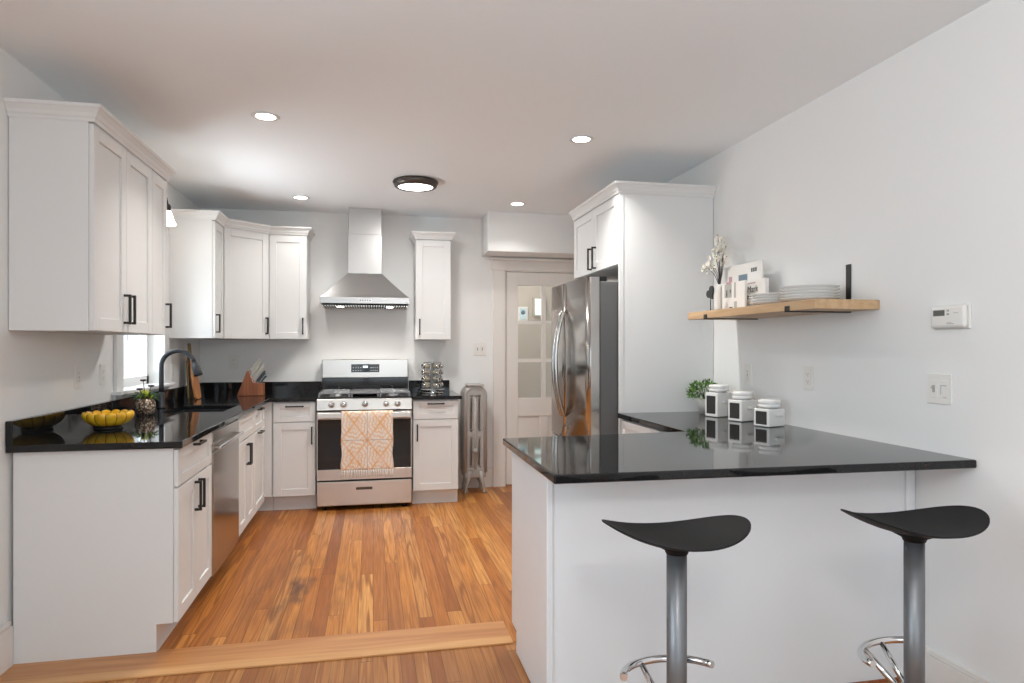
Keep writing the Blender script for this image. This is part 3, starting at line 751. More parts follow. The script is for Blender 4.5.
# ------------------------------------------------------------------ gas range
RX0, RX1 = -.446, .316
def gas_range():
    t = thing('gas_range', 'stainless steel gas range between the two back base cabinets', 'stove', (-.065, 5.85, 0))
    yf = 5.545
    b = MB(); b.box(RX0 + .003, RX1 - .003, yf + .03, 6.19, .035, .885, .003); b.build('body', M['matteblack'], t)
    for x in (RX0 + .06, RX1 - .06):
        for y in (yf + .07, 6.12):
            b = MB(); b.lathe([(0, .003), (.018, .003), (.018, .036), (0, .036)], (x, y, 0), 14); b.build('foot', M['matteblack'], t)
    # front pieces
    b = MB(); b.box(RX0 + .004, RX1 - .004, yf, yf + .03, .04, .236, .006, 2); o = b.build('drawer', M['steel'], t)
    b = MB(); b.box(-.135, -.005, yf - .004, yf + .002, .165, .186, .002); b.build('handle', M['bronze'], o, 'dark recessed grip')
    b = MB(); b.box(RX0 + .004, RX1 - .004, yf, yf + .03, .248, .335, .003); b.box(RX0 + .004, RX1 - .004, yf, yf + .03, .735, .800, .003)
    b.box(RX0 + .004, RX0 + .012, yf + .002, yf + .03, .33, .74); b.box(RX1 - .012, RX1 - .004, yf + .002, yf + .03, .33, .74)
    d = b.build('oven_door', M['steel'], t)
    b = MB(); b.box(RX0 + .010, RX1 - .010, yf + .001, yf + .02, .333, .737, .002); b.build('oven_window', M['glassblack'], d)
    b = MB(); b.box(RX0 + .01, RX1 - .01, yf - .055, yf - .030, .745, .795, .009, 3)
    for x in (RX0 + .02, RX1 - .055): b.box(x, x + .035, yf - .034, yf + .004, .752, .788, .003)
    b.build('handle', M['steel'], d)
    b = MB(); Mx = Matrix(((0, 0, 1, RX0 + .004), (1, 0, 0, 0), (0, 1, 0, 0), (0, 0, 0, 1)))
    b.prism([(yf - .012, .812), (yf + .006, .900), (yf + .06, .905), (yf + .06, .812)], 0, RX1 - RX0 - .008, Mx=Mx, bev=.002, seg=1); b.build('control_panel', M['steel'], t)
    tilt = Matrix.Rotation(R(78), 4, 'X')
    for x in (-.327, -.233, -.064, .103, .196):
        b = MB(); b.lathe([(0, -.002), (.026, -.002), (.026, .004), (.019, .010), (.0165, .032), (.013, .036), (0, .036)], (x, yf - .003, .856), 20, tilt)
        b.box(x - .003, x + .003, yf - .040, yf - .020, .846, .876, .001)
        b.build('knob', M['chrome'], t)
    # cooktop
    b = MB(); b.box(RX0 + .002, RX1 - .002, yf + .03, 6.12, .885, .912, .004, 2); b.build('cooktop', M['matteblack'], t)
    for cx, cy, r in ((-.30, 5.70, .045), (-.30, 5.98, .038), (.17, 5.70, .045), (.17, 5.98, .038), (-.065, 5.84, .05)):
        b = MB(); b.lathe([(0, .912), (r + .012, .912), (r + .01, .919), (r, .921), (r, .929), (r * .8, .933), (0, .934)], (cx, cy, 0), 24)
        b.build('burner', M['greymetal'], t)
    for gx0, gx1 in ((RX0 + .02, -.190), (.060, RX1 - .02)):
        b = MB(); z0, z1 = .938, .950; bars = .006
        ya, yb = 5.60, 6.07
        xm = (gx0 + gx1) / 2
        for x in (gx0, xm, gx1): b.box(x - bars, x + bars, ya, yb, z0, z1, .002)
        for y in (ya, 5.70, 5.835, 5.98, yb): b.box(gx0, gx1, y - bars, y + bars, z0, z1, .002)
        for x in (gx0, gx1):
            for y in (ya, 5.835, yb): b.box(x - .007, x + .007, y - .007, y + .007, .911, z0 + .002)
        b.build('grate', M['greymetal'], t)
    b = MB(); b.box(-.183, .053, 5.60, 6.07, .936, .950, .004, 2); b.box(-.163, .033, 5.63, 6.04, .950, .953, .001)
    for x in (-.17, .04):
        for y in (5.62, 6.05): b.box(x - .007, x + .007, y - .007, y + .007, .911, .938)
    b.build('griddle', M['greymetal'], t)
    # backguard
    b = MB(); b.box(RX0 + .006, RX1 - .006, 6.11, 6.19, .885, 1.052); b.build('backguard_base', M['glassblack'], t)
    b = MB(); b.box(RX0 + .004, RX1 - .004, 6.095, 6.19, 1.045, 1.212, .008, 3); g = b.build('backguard', M['steel'], t)
    b = MB(); b.box(-.190, .055, 6.090, 6.097, 1.096, 1.168, .002); dp = b.build('display', M['glassblack'], g)
    b = MB(); b.box(-.088, -.046, 6.0885, 6.0905, 1.136, 1.154); b.build('clock_digits', M['lcdlit'], dp)
    for s in (0, 1):
        b = MB()
        for i in range(4):
            for j in range(2):
                x = (-.176 + i * .022) if s == 0 else (-.022 + i * .018)
                b.box(x, x + .009, 6.0888, 6.0905, 1.108 + j * .026, 1.115 + j * .026)
        b.build('button_marks', M['plasticgrey'], dp)
gas_range()

def towel():
    t = thing('dish_towel', 'cream and orange patterned dish towel hanging over the oven handle', 'towel', (-.045, 5.49, .30))
    yh = 5.545 - .0425   # handle centre
    w0, w1 = -.248, .158; nx = 30
    prof = []
    for k in range(24): prof.append((yh - .0205 - .004 * math.sin(k / 23 * 2), .335 + (.775 - .335) * k / 23))
    for k in range(1, 10):
        a = PI * k / 10; prof.append((yh - .0205 * math.cos(a), .788 + .0195 * math.sin(a)))
    for k in range(8): prof.append((yh + .021, .775 - .02 * k))
    prof = prof[:-3]
    b = MB(); bm = b.bm; grid = []
    for i in range(nx + 1):
        u = i / nx; row = []
        for (y, z) in prof:
            h = max(0, min(1, (.78 - z) / .4)); front = y < yh
            wv = (.004 * math.sin(u * 19) + .003 * math.sin(u * 43 + 1)) * h if front else 0
            # centre fold
            wv -= .003 * math.exp(-((u - .52) / .03) ** 2) * (1 if front else 0)
            row.append(bm.verts.new((w0 + (w1 - w0) * u + .006 * math.sin(z * 30) * h * (1 if u < .5 else -1) * abs(2 * u - 1), y + wv, z)))
        grid.append(row)
    for i in range(nx):
        for j in range(len(prof) - 1):
            f = bm.faces.new([grid[i][j], grid[i + 1][j], grid[i + 1][j + 1], grid[i][j + 1]]); f.smooth = True
    o = b.build('cloth', M['towel'], t)
    o.modifiers.new('s', 'SOLIDIFY').thickness = .003
    # shift so the pattern tiles meet at the middle folds
    b = MB(); random.seed(3)
    for k in range(22):
        x = w0 + .006 + (w1 - w0 - .012) * k / 21; dx = random.uniform(-.006, .006)
        y = yh - .022
        b.tube([(x, y, .337), (x + dx * .4, y - .003, .32), (x + dx, y - .004, .30), (x + dx * 1.5, y - .002, .280 + random.uniform(-.006, .006))], [.006, .007, .0065, .003], 6)
    b.build('fringe', M['fringe'], t)
towel()

# ------------------------------------------------------------------ range hood
def hood():
    t = thing('range_hood', 'stainless steel pyramid range hood with square chimney above the range', 'range hood', (-.065, 5.99, 1.67))
    x0, x1, yf, yb = -.435, .305, 5.755, YB - .003
    b = MB(); z0, z1, z2 = 1.682, 1.742, 1.960
    # rim
    b.box(x0, x1, yf, yb, z0 + .004, z1, .003)
    cx0, cx1, cyf = -.212, .076, 5.94
    # canopy (slightly concave)
    bm = b.bm; rings = []
    n = 8
    for k in range(n + 1):
        s = k / n; e = s ** .92
        ax0 = x0 + .004 + (cx0 - x0 - .004) * e; ax1 = x1 - .004 + (cx1 - x1 + .004) * e; ay = yf + .004 + (cyf - yf - .004) * e; z = z1 + (z2 - z1) * s
        rings.append([bm.verts.new(p) for p in ((ax0, ay, z), (ax1, ay, z), (ax1, yb, z), (ax0, yb, z))])
    for k in range(n):
        for i in range(4):
            bm.faces.new([rings[k][i], rings[k][(i + 1) % 4], rings[k + 1][(i + 1) % 4], rings[k + 1][i]])
    bm.faces.new(rings[0][::-1]); bm.faces.new(rings[-1])
    b.build('canopy', M['hood'], t)
    b = MB(); b.box(cx0, cx1, cyf, yb, z2 - .005, 2.30, .002); b.box(cx0 + .004, cx1 - .004, cyf + .004, yb, 2.30, HC - .002, .002); b.build('chimney', M['hood'], t)
    b = MB(); b.box(-.12, -.01, yf - .0025, yf + .002, 1.703, 1.726, .001); cp = b.build('control_strip', M['steel'], t)
    for k in range(5):
        b = MB(); b.lathe([(0, 0), (.006, 0), (.005, .003), (0, .003)], (-.105 + k * .02, yf - .0025, 1.7145), 12, Matrix.Rotation(R(90), 4, 'X')); b.build('button', M['matteblack'], cp)
    b = MB(); b.box(x0 + .015, x1 - .015, yf + .012, yb - .03, 1.668, 1.688)
    b.build('filter_tray', M['matteblack'], t)
    b = MB()
    for k in range(34): x = x0 + .022 + k * (x1 - x0 - .044) / 33; b.box(x - .004, x + .004, yf + .010, yb - .04, 1.662, 1.672)
    b.build('baffle_filter', M['steel'], t)
    for x in (-.27, .14):
        b = MB(); b.lathe([(0, 0), (.028, 0), (.03, .004), (0, .006)], (x, yf + .055, 1.657), 20); b.build('lamp', M['lamp'], t)
        l = bpy.data.lights.new('hood_lamp', 'SPOT'); l.energy = 7; l.color = (1, .95, .88); l.spot_size = R(150); l.spot_blend = 1; l.shadow_soft_size = .03
        o = bpy.data.objects.new('hood_lamp', l); COL.objects.link(o); o.location = (x, yf + .055, 1.65)
hood()

# ------------------------------------------------------------------ radiator
def radiator():
    t = thing('radiator', 'silver painted cast iron column radiator standing by the back wall', 'radiator', (.903, 6.06, 0))
    x0, x1, zt = .790, 1.016, .975
    nsec = 4; dy = .062; ys = 5.945
    for s in range(nsec):
        yc = ys + .03 + s * dy
        b = MB()
        r = .021
        xs = [x0 + r + .003, x0 + .085, x1 - .085, x1 - r - .003]
        zb = .14
        # outer loop
        pts = [(xs[0], yc, zb + .05)] + [(xs[0], yc, zt - .09)]
        for k in range(1, 9):
            a = PI / 2 * k / 8; pts.append((xs[0] + .075 * (1 - math.cos(a)), yc, zt - .09 + (.09 - r) * math.sin(a)))
        for k in range(8):
            a = PI / 2 * (1 - k / 8); pts.append((xs[3] - .075 * (1 - math.cos(a)), yc, zt - .09 + (.09 - r) * math.sin(a)))
        pts += [(xs[3], yc, zt - .09), (xs[3], yc, zb + .05)]
        b.tube(pts, r, 10)
        # middle column and the two inner ribs beside the slots
        xm = (x0 + x1) / 2
        b.tube([(xm, yc, zb + .02), (xm, yc, zt - .05)], .019, 10)
        for xx in (xm - .036, xm + .036):
            for za, zc in ((.24, .50), (.57, .87)):
                ring = [(xx - .011, yc - .012, za + .015), (xx - .011, yc - .012, zc - .012)] + \
                       [(xx - .011 * math.cos(a), yc - .012, zc - .012 + .011 * math.sin(a)) for a in (PI / 4, PI / 2, 3 * PI / 4)] + [(xx + .011, yc - .012, zc - .012), (xx + .011, yc - .012, za + .015)] + \
                       [(xx + .011 * math.cos(a), yc - .012, za + .015 - .011 * math.sin(a)) for a in (PI / 4, PI / 2, 3 * PI / 4)] + [(xx - .011, yc - .012, za + .015)]
                b.tube(ring, .0055, 6)
        # bridges and webs
        b.box(xs[0], xs[3], yc - .012, yc + .012, .505, .562, .005, 2)
        b.box(xs[0], xs[3], yc - .014, yc + .014, zt - .095, zt - .035, .008, 2)
        b.box(xs[0] - .01, xs[3] + .01, yc - .016, yc + .016, zb, zb + .095, .012, 2)
        # thin web plates leave the two slots open
        for a, c in ((xs[0], xm - .047), (xm - .025, xm + .025), (xm + .047, xs[3])): b.box(a, c, yc - .013, yc + .013, zb + .04, zt - .05, .004)
        # push nipples
        b.tube([(xm, yc - dy / 2, .19), (xm, yc + dy / 2, .19)], .026, 10); b.tube([(xm, yc - dy / 2, zt - .07), (xm, yc + dy / 2, zt - .07)], .022, 10)
        if s in (0, nsec - 1):
            for sx, xx in ((-1, xs[0] + .012), (1, xs[3] - .012)):
                b.tube([(xx - sx * .03, yc, zb + .06), (xx - sx * .012, yc, .10), (xx + sx * .006, yc, .05), (xx + sx * .004, yc, .02), (xx + sx * .012, yc, .003)], [.024, .02, .014, .014, .02], 10)
        b.build('section', M['radiator'], t)
    b = MB(); b.lathe([(0, 0), (.026, 0), (.026, .006), (.018, .014), (.01, .02), (0, .021)], ((x0 + x1) / 2, ys + .012, .385), 18, Matrix.Rotation(R(90), 4, 'X')); b.build('medallion', M['radiator'], t)
    b = MB(); b.box(x0 + .04, x1 - .035, ys + .0, ys + .2, zt - .008, zt + .008, .004, 2); b.build('top_cap', M['radiator'], t)
radiator()

# ------------------------------------------------------------------ lights
def downlight(x, y, label, power=7):
    t = thing('recessed_light', label, 'ceiling light', (x, y, HC - .01))
    t['group'] = 'recessed ceiling lights'
    b = MB(); b.lathe([(.048, 0), (.066, -.003), (.072, 0), (.066, .0025), (.05, .006)], (x, y, HC - .003), 32); b.build('trim_ring', M['cab'], t)
    b = MB(); b.lathe([(0, -.001), (.05, -.001), (.05, .002), (0, .002)], (x, y, HC - .003), 32); b.build('lens', M['lamp'], t)
    l = bpy.data.lights.new('recessed_lamp', 'AREA'); l.shape = 'DISK'; l.size = .1; l.energy = power; l.color = (1, .97, .92); l.spread = R(115)
    o = bpy.data.objects.new('recessed_lamp', l); COL.objects.link(o); o.location = (x, y, HC - .012)
downlight(-.552, 3.69, 'recessed ceiling light nearest the camera, left of centre', 4)
downlight(1.187, 3.72, 'recessed ceiling light nearest the camera, in front of the fridge cabinet')
downlight(-.572, 5.62, 'recessed ceiling light over the back left counter', 1.3)
downlight(1.19, 5.50, 'recessed ceiling light in front of the boxed soffit', 1.6)
def flush():
    x, y = .303, 4.9
    t = thing('flush_ceiling_light', 'round flush ceiling light with dark bronze rim', 'ceiling light', (x, y, HC - .055))
    b = MB(); b.lathe([(.0, HC - .002), (.158, HC - .002), (.165, HC - .012), (.150, HC - .045), (.140, HC - .05), (.128, HC - .050), (.128, HC - .03), (0, HC - .03)], (x, y, 0), 48); b.build('rim', M['bronze'], t)
    b = MB(); b.lathe([(0, HC - .052), (.06, HC - .0515), (.11, HC - .049), (.127, HC - .044), (.127, HC - .031), (0, HC - .031)], (x, y, 0), 48); b.build('diffuser', M['lampbig'], t)
    l = bpy.data.lights.new('flush_lamp', 'AREA'); l.shape = 'DISK'; l.size = .25; l.energy = 11; l.color = (1, .97, .93)
    o = bpy.data.objects.new('flush_lamp', l); COL.objects.link(o); o.location = (x, y, HC - .06)
flush()
def sconce():
    t = thing('wall_sconce', 'small wall sconce with bell glass shade above the sink window', 'lamp', (XW + .003, 4.76, 2.28))
    b = MB(); b.lathe([(0, 0), (.045, 0), (.04, .014), (0, .016)], (XW + .001, 4.76, 2.30), 20, Matrix.Rotation(R(90), 4, 'Y')); b.build('backplate', M['black'], t)
    b = MB(); b.tube([(XW + .01, 4.76, 2.30), (XW + .10, 4.76, 2.315), (XW + .142, 4.76, 2.30), (XW + .150, 4.76, 2.25)], .007, 8); b.lathe([(0, 2.205), (.018, 2.21), (.02, 2.245), (.012, 2.26), (0, 2.262)], (XW + .150, 4.76, 0), 16); b.build('arm', M['black'], t)
    b = MB(); b.lathe([(.018, 2.215), (.028, 2.19), (.036, 2.16), (.052, 2.125), (.050, 2.122), (.034, 2.157), (.024, 2.185), (.014, 2.212)], (XW + .150, 4.76, 0), 24); b.build('shade', M['bulb'], t)
    l = bpy.data.lights.new('sconce_lamp', 'POINT'); l.energy = 2; l.color = (1, .93, .84); l.shadow_soft_size = .04
    o = bpy.data.objects.new('sconce_lamp', l); COL.objects.link(o); o.location = (XW + .150, 4.76, 2.10)
sconce()

def added_pendant_fill():  # pendant added out of view as fill for ceiling and walls
    x, y = .35, .1
    t = thing('added_pendant', 'unseen globe pendant added behind the camera to brighten the ceiling', 'lamp', (x, y, HC - .5))
    b = MB(); b.tube([(x, y, HC - .001), (x, y, HC - .32)], .006, 8); b.lathe([(0, HC - .02), (.05, HC - .018), (.05, HC - .001), (0, HC - .001)], (x, y, 0), 24); b.build('cord', M['black'], t)
    b = MB(); b.lathe([(.001, HC - .52), (.06, HC - .505), (.10, HC - .46), (.115, HC - .41), (.10, HC - .36), (.05, HC - .32), (.001, HC - .315)], (x, y, 0), 32); b.build('globe', M['lampbig'], t)
    l = bpy.data.lights.new('added_fill_light', 'POINT'); l.energy = 18; l.color = (1, .96, .92); l.shadow_soft_size = .12
    o = bpy.data.objects.new('added_fill_light', l); COL.objects.link(o); o.location = (x, y, HC - .70)
added_pendant_fill()

# ------------------------------------------------------------------ wall plates and thermostat
def plate(M4, label, w, h, kind, cat):
    t = thing('outlet' if cat == 'outlet' else 'light_switch', label, cat, M4 @ Vector((0, 0, 0)))
    b = MB(); b.M = M4; b.box(-w / 2, w / 2, .0005, .006, -h / 2, h / 2, .0018, 2); b.build('cover_plate', M['plastic'], t)
    k = len(kind)
    for i, c in enumerate(kind):
        u = (i - (k - 1) / 2) * .046
        b = MB(); b.M = M4
        b.box(u - .017, u + .017, .0058, .0078, -.034, .034, .001); o = b.build('socket' if c in 'og' else 'rocker', M['plastic'], t)
        b = MB(); b.M = M4
        if c in 'og':
            for z in (-.02, .016):
                b.box(u - .007, u - .005, .0076, .0082, z, z + .009); b.box(u + .005, u + .007, .0076, .0082, z, z + .009); b.box(u - .002, u + .002, .0076, .0082, z - .007, z - .003)
            if c == 'g': b.box(u - .005, u + .005, .0076, .0084, -.004, .003)
            b.build('slots', M['slot'], o)
        elif c == 't':
            b.box(u - .006, u + .006, .0076, .0082, -.014, .014); b.box(u - .004, u + .004, .0078, .016, 0, .01, .001); b.build('toggle', M['greyprint'], o)
        else:
            b.box(u - .014, u + .014, .0076, .0082, .012, .015); b.box(u - .014, u - .011, .0076, .0082, -.02, .015); b.box(u - .002, u + .012, .0076, .0082, -.031, -.029); b.build('slider_mark', M['greyprint'], o)
ML = lambda y, z: frame((XW, y, z), (0, 1, 0), (1, 0, 0))
MR_ = lambda y, z: frame((XR, y, z), (0, -1, 0), (-1, 0, 0))
MBk = lambda x, z: frame((x, YB, z), (1, 0, 0), (0, -1, 0))
plate(ML(3.775, 1.165), 'white outlet on the left wall, the one nearest the camera', .073, .117, 'g', 'outlet')
plate(ML(4.09, 1.165), 'white outlet on the left wall just before the sink window', .073, .117, 'o', 'outlet')
plate(ML(5.41, 1.13), 'white outlet on the left wall behind the faucet', .073, .117, 'g', 'outlet')
plate(MBk(-1.192, 1.188), 'white outlet on the back wall above the knife block', .08, .12, 'o', 'outlet')
plate(MBk(.985, 1.303), 'white double switch plate on the back wall above the radiator', .117, .12, 'tt', 'switch')
plate(MR_(2.942, 1.165), 'white outlet on the right wall right of the canisters', .075, .12, 'o', 'outlet')
plate(MR_(3.483, 1.160), 'white outlet on the right wall above the canisters', .078, .125, 'g', 'outlet')
plate(MR_(2.158, 1.158), 'white double switch plate below the thermostat', .112, .115, 'ts', 'switch')
def thermostat():
    M4 = MR_(2.10, 1.43)
    t = thing('thermostat', 'white wall thermostat with grey display above the light switch', 'thermostat', M4 @ Vector((0, 0, 0)))
    b = MB(); b.M = M4; b.box(-.080, .080, .0005, .010, -.046, .046, .004, 2); b.build('backplate', M['plastic'], t)
    b = MB(); b.M = M4; b.box(-.076, .076, .008, .030, -.043, .043, .012, 4); c = b.build('cover', M['plastic'], t)
    b = MB(); b.M = M4; b.box(-.060, -.008, .029, .0312, .004, .026, .001); d = b.build('display', M['lcd'], c)
    b = MB(); b.M = M4
    for k in range(3): b.box(-.048 + k * .012, -.042 + k * .012, .031, .0316, .010, .022)
    b.build('digits', M['ink'], d)
    for z in (.006, .019):
        b = MB(); b.M = M4; b.box(.002, .012, .029, .033, z, z + .007, .001); b.build('button', M['greyprint'], c)
    b = MB(); b.M = M4
    b.box(.000, .022, .0298, .0304, -.022, -.020); b.box(.000, .032, .0298, .0304, -.028, -.025); b.box(.03, .05, .0298, .0304, .012, .014); b.build('lettering', M['greyprint'], c)
    b = MB(); b.M = M4; b.box(-.07, .07, .0295, .0303, -.0335, -.0325); b.build('flap_line', M['greyprint'], c)
thermostat()

# ------------------------------------------------------------------ bar stools
def stool_proto():
    t = thing('bar_stool', '', 'bar stool', (0, 0, 0), 'black saddle bar stools at the peninsula')
    # seat rim: (x, back y, front y, z) in metres from the post axis; saddle rises to both ends
    n = 14; b = MB(); bm = b.bm; top = []; bot = []
    NX = 32
    for i in range(NX + 1):
        s = -math.cos(PI * i / NX); x = s * .213
        hw = .137 * math.sqrt(max(1e-5, 1 - abs(s) ** 2.15)) + .0006
        y0, y1 = -hw, hw
        r1, r2 = [], []
        for k in range(n + 1):
            u = -math.cos(PI * k / n); y = (y0 + y1) / 2 + (y1 - y0) / 2 * u
            z = .800 + .044 * abs(s) ** 2.1 - .008 * s - .012 * (1 - u * u) * (1 - s * s)
            th = .004 + .010 * (1 - s * s) * (1 - u * u)
            r1.append(bm.verts.new((x, y, z))); r2.append(bm.verts.new((x, y, z - th)))
        top.append(r1); bot.append(r2)
    for i in range(NX):
        for k in range(n):
            for gname, flip in ((top, 0), (bot, 1)):
                q = [gname[i][k], gname[i + 1][k], gname[i + 1][k + 1], gname[i][k + 1]]
                try: f = bm.faces.new(q[::-1] if flip else q); f.smooth = True
                except ValueError: pass
    for i in range(NX):
        for k in (0, n):
            f = bm.faces.new([top[i][k], top[i + 1][k], bot[i + 1][k], bot[i][k]]); f.smooth = True
    for k in range(n):
        for i in (0, NX): 
            f = bm.faces.new([top[i][k], top[i][k + 1], bot[i][k + 1], bot[i][k]]); f.smooth = True
    b.build('seat', M['matteblack'], t)
    b = MB(); b.lathe([(0, .752), (.030, .752), (.034, .762), (.06, .775), (.06, .779), (0, .779)], (0, 0, 0), 24); b.build('seat_mount', M['matteblack'], t)
    b = MB(); b.tube([(0, 0, .012), (0, 0, .755)], .0275, 28); b.build('post', M['greymetal'], t)
    b = MB(); b.lathe([(0, .001), (.20, .001), (.205, .006), (.19, .014), (.08, .026), (.035, .045), (.03, .06), (0, .06)], (0, 0, 0), 48); b.build('base', M['greymetal'], t)
    return t
def finish_stool():
    t = stool_proto(); b = MB()
    pts = []
    for k in range(19):
        a = R(-75 + 150 * k / 18)
        x = .138 * math.sin(a) / math.sin(R(75)); y = .135 - .125 * (1 - math.cos(a)); z = .400 + .012 * (1 - math.cos(a))
        pts.append((x, y, z))
    b.tube(pts, .0105, 12)
    o = b.build('footrest', M['chrome'], t)
    b = MB(); b.tube([(-.045, .122, .398), (-.014, .012, .29)], [.008, .012], 10); b.tube([(.045, .122, .398), (.014, .012, .29)], [.008, .012], 10)
    b.lathe([(.0285, .27), (.034, .272), (.034, .328), (.0285, .33)], (0, 0, 0), 24)
    b.build('strut', M['chrome'], o)
    return t
s1 = finish_stool(); s2 = copy_tree(s1)
s1.location = (.815, 1.70, 0); s1.rotation_euler = (0, 0, R(4))
s1['label'] = 'black saddle bar stool on the left, in front of the peninsula'
s2.location = (1.546, 1.668, 0); s2.rotation_euler = (0, 0, R(3))
for ch in s2.children:
    if ch.name.startswith('footrest'): ch.rotation_euler = (0, 0, R(17))
    if ch.name.startswith('seat') and 'mount' not in ch.name: ch.scale = (1.05, 1.0, 1.0)
s2['label'] = 'black saddle bar stool on the right, nearest the right wall'

# ------------------------------------------------------------------ canisters, plant
def canister(cx, cy, h, lid_h, ang, label):
    t = thing('canister', label, 'canister', (cx, cy, CT), 'white ceramic canisters on the peninsula')
    R4 = Matrix.Translation((cx, cy, CT)) @ Matrix.Rotation(R(ang), 4, 'Z')
    a, c = .062, .048
    b = MB(); b.M = R4; b.box(-a, a, -c, c, .001, h, .007, 3); b.build('body', M['white_cer'], t)
    b = MB(); b.M = R4; b.lathe([(0, h - .002), (.044, h - .002), (.044, h + .006), (0, h + .006)], (0, 0, 0), 36); b.build('seal_ring', M['plasticgrey'], t)
    b = MB(); b.M = R4
    b.lathe([(0, h + .006), (.053, h + .006), (.056, h + .010), (.056, h + .017), (.0525, h + .020), (.0525, h + .024), (.056, h + .027), (.056, lid_h - .006), (.050, lid_h), (0, lid_h)], (0, 0, 0), 40); b.build('lid', M['white_cer'], t)
    b = MB(); b.M = R4; b.box(-a - .0015, -a + .002, -.034, .034, h * .14, h * .86, .001); b.build('chalkboard_label', M['chalk'], t)
    b = MB(); b.M = R4; b.box(-.018, .036, -c - .010, -c + .002, h * .56, h * .56 + .016, .005, 3); b.build('spoon_ledge', M['white_cer'], t)
canister(1.985, 3.075, .092, .137, 18, 'shortest white canister with a black label, nearest the camera')
canister(1.985, 3.330, .117, .162, 18, 'middle-sized white canister with a black label, between the other two')
canister(1.975, 3.570, .142, .186, 18, 'tallest white canister with a black label, beside the potted plant')

def leafy(b, c, rx, rz, n, size, rnd, up=.3):
    for k in range(n):
        th = rnd.uniform(0, 2 * PI); ph = math.acos(rnd.uniform(-.5, 1)); r = rnd.uniform(.45, 1) ** .6
        p = Vector((c[0] + rx * r * math.sin(ph) * math.cos(th), c[1] + rx * r * math.sin(ph) * math.sin(th), c[2] + rz * r * math.cos(ph)))
        d = (p - Vector(c)).normalized() + Vector((rnd.uniform(-.4, .4), rnd.uniform(-.4, .4), up)); d.normalize()
        s = d.cross(Vector((rnd.uniform(-1, 1), rnd.uniform(-1, 1), rnd.uniform(-1, 1)))).normalized()
        L_ = size * rnd.uniform(.7, 1.2); w = L_ * .32; nn = d.cross(s) * w * .3
        bm = b.bm
        v = [bm.verts.new(p), bm.verts.new(p + d * L_ * .45 + s * w + nn), bm.verts.new(p + d * L_), bm.verts.new(p + d * L_ * .45 - s * w + nn), bm.verts.new(p + d * L_ * .5)]
        bm.faces.new([v[0], v[1], v[4]]); bm.faces.new([v[1], v[2], v[4]]); bm.faces.new([v[2], v[3], v[4]]); bm.faces.new([v[3], v[0], v[4]])
def potted_plant():
    c = (1.975, 3.735)
    t = thing('potted_plant', 'small bushy green plant in a pale grey pot beside the canisters', 'plant', (c[0], c[1], CT))
    b = MB(); b.lathe([(0, .001), (.030, .001), (.036, .045), (.040, .09), (.037, .092), (.033, .075), (0, .075)], (c[0], c[1], CT), 28); b.build('pot', M['pot'], t)
    b = MB(); b.lathe([(0, .076), (.034, .076), (0, .080)], (c[0], c[1], CT), 20); b.build('soil', M['twig'], t)
    rnd = random.Random(5)
    b = MB()
    for k in range(26):
        th = rnd.uniform(0, 2 * PI); r = rnd.uniform(.02, .095)
        b.tube([(c[0], c[1], CT + .07), (c[0] + r * .4 * math.cos(th), c[1] + r * .4 * math.sin(th), CT + .12), (c[0] + r * math.cos(th), c[1] + r * math.sin(th), CT + .12 + rnd.uniform(-.01, .06))], .0012, 4)
    b.build('stems', M['leafdark'], t)
    for nm, mm, sd, n in (('leaves', 'leaf', 1, 190), ('leaves', 'leaf2', 2, 110), ('leaves', 'leafdark', 3, 120)):
        b = MB(); leafy(b, (c[0] - .005, c[1], CT + .125), .095, .075, n, .022, random.Random(sd)); b.build(nm, M[mm], t)
potted_plant()

# ------------------------------------------------------------------ shelf
SZ0, SZ1, SX = 1.478, 1.519, 1.803
def shelf():
    t = thing('wall_shelf', 'light wooden floating shelf on the right wall', 'shelf', (1.96, 3.07, SZ0))
    b = MB(); b.box(SX, XR - .002, 2.465, 3.615, SZ0, SZ1, .002); b.build('board', M['pine'], t)
    for y in (2.655, 3.40):
        b = MB(); w = .016
        b.box(SX - .005, XR - .001, y - w, y + w, SZ0 - .005, SZ0, .001)
        b.box(SX - .005, SX, y - w, y + w, SZ0 - .005, SZ0 + .022, .001)
        b.box(XR - .006, XR - .001, y - w, y + w, SZ0 - .005, SZ0 + .215, .001)
        b.build('bracket', M['black'], t)
shelf()
def plate_stack(cx, cy, n, r, side):
    for k in range(n):
        z = SZ1 + .0005 + k * .0135
        o = plate_stack.proto.copy() if hasattr(plate_stack, 'proto') else None
        if o is None:
            b = MB(); b.lathe([(0, 0), (.065, 0), (.070, .004), (.112, .0175), (.1135, .0195), (.110, .0205), (.068, .0085), (0, .0075)], (0, 0, 0), 48); b.zero = True
            o = b.build('plate', M['white_cer']); plate_stack.proto = o
        else: COL.objects.link(o)
        o.location = (cx, cy, z); o.scale = (r / .1135,) * 2 + (1,)
        pos = ['at the bottom of', 'second from the bottom of', 'in the middle of', 'second from the top of', 'on top of'] if n == 5 else ['at the bottom of', 'second from the bottom of', 'second from the top of', 'on top of']
        tag(o, 'white plate %s the %s stack on the shelf' % (pos[k], side), 'plate', 'stacked white plates on the shelf')
plate_stack(1.955, 2.715, 5, .128, 'right-hand')
plate_stack(1.955, 2.980, 4, .126, 'left-hand')

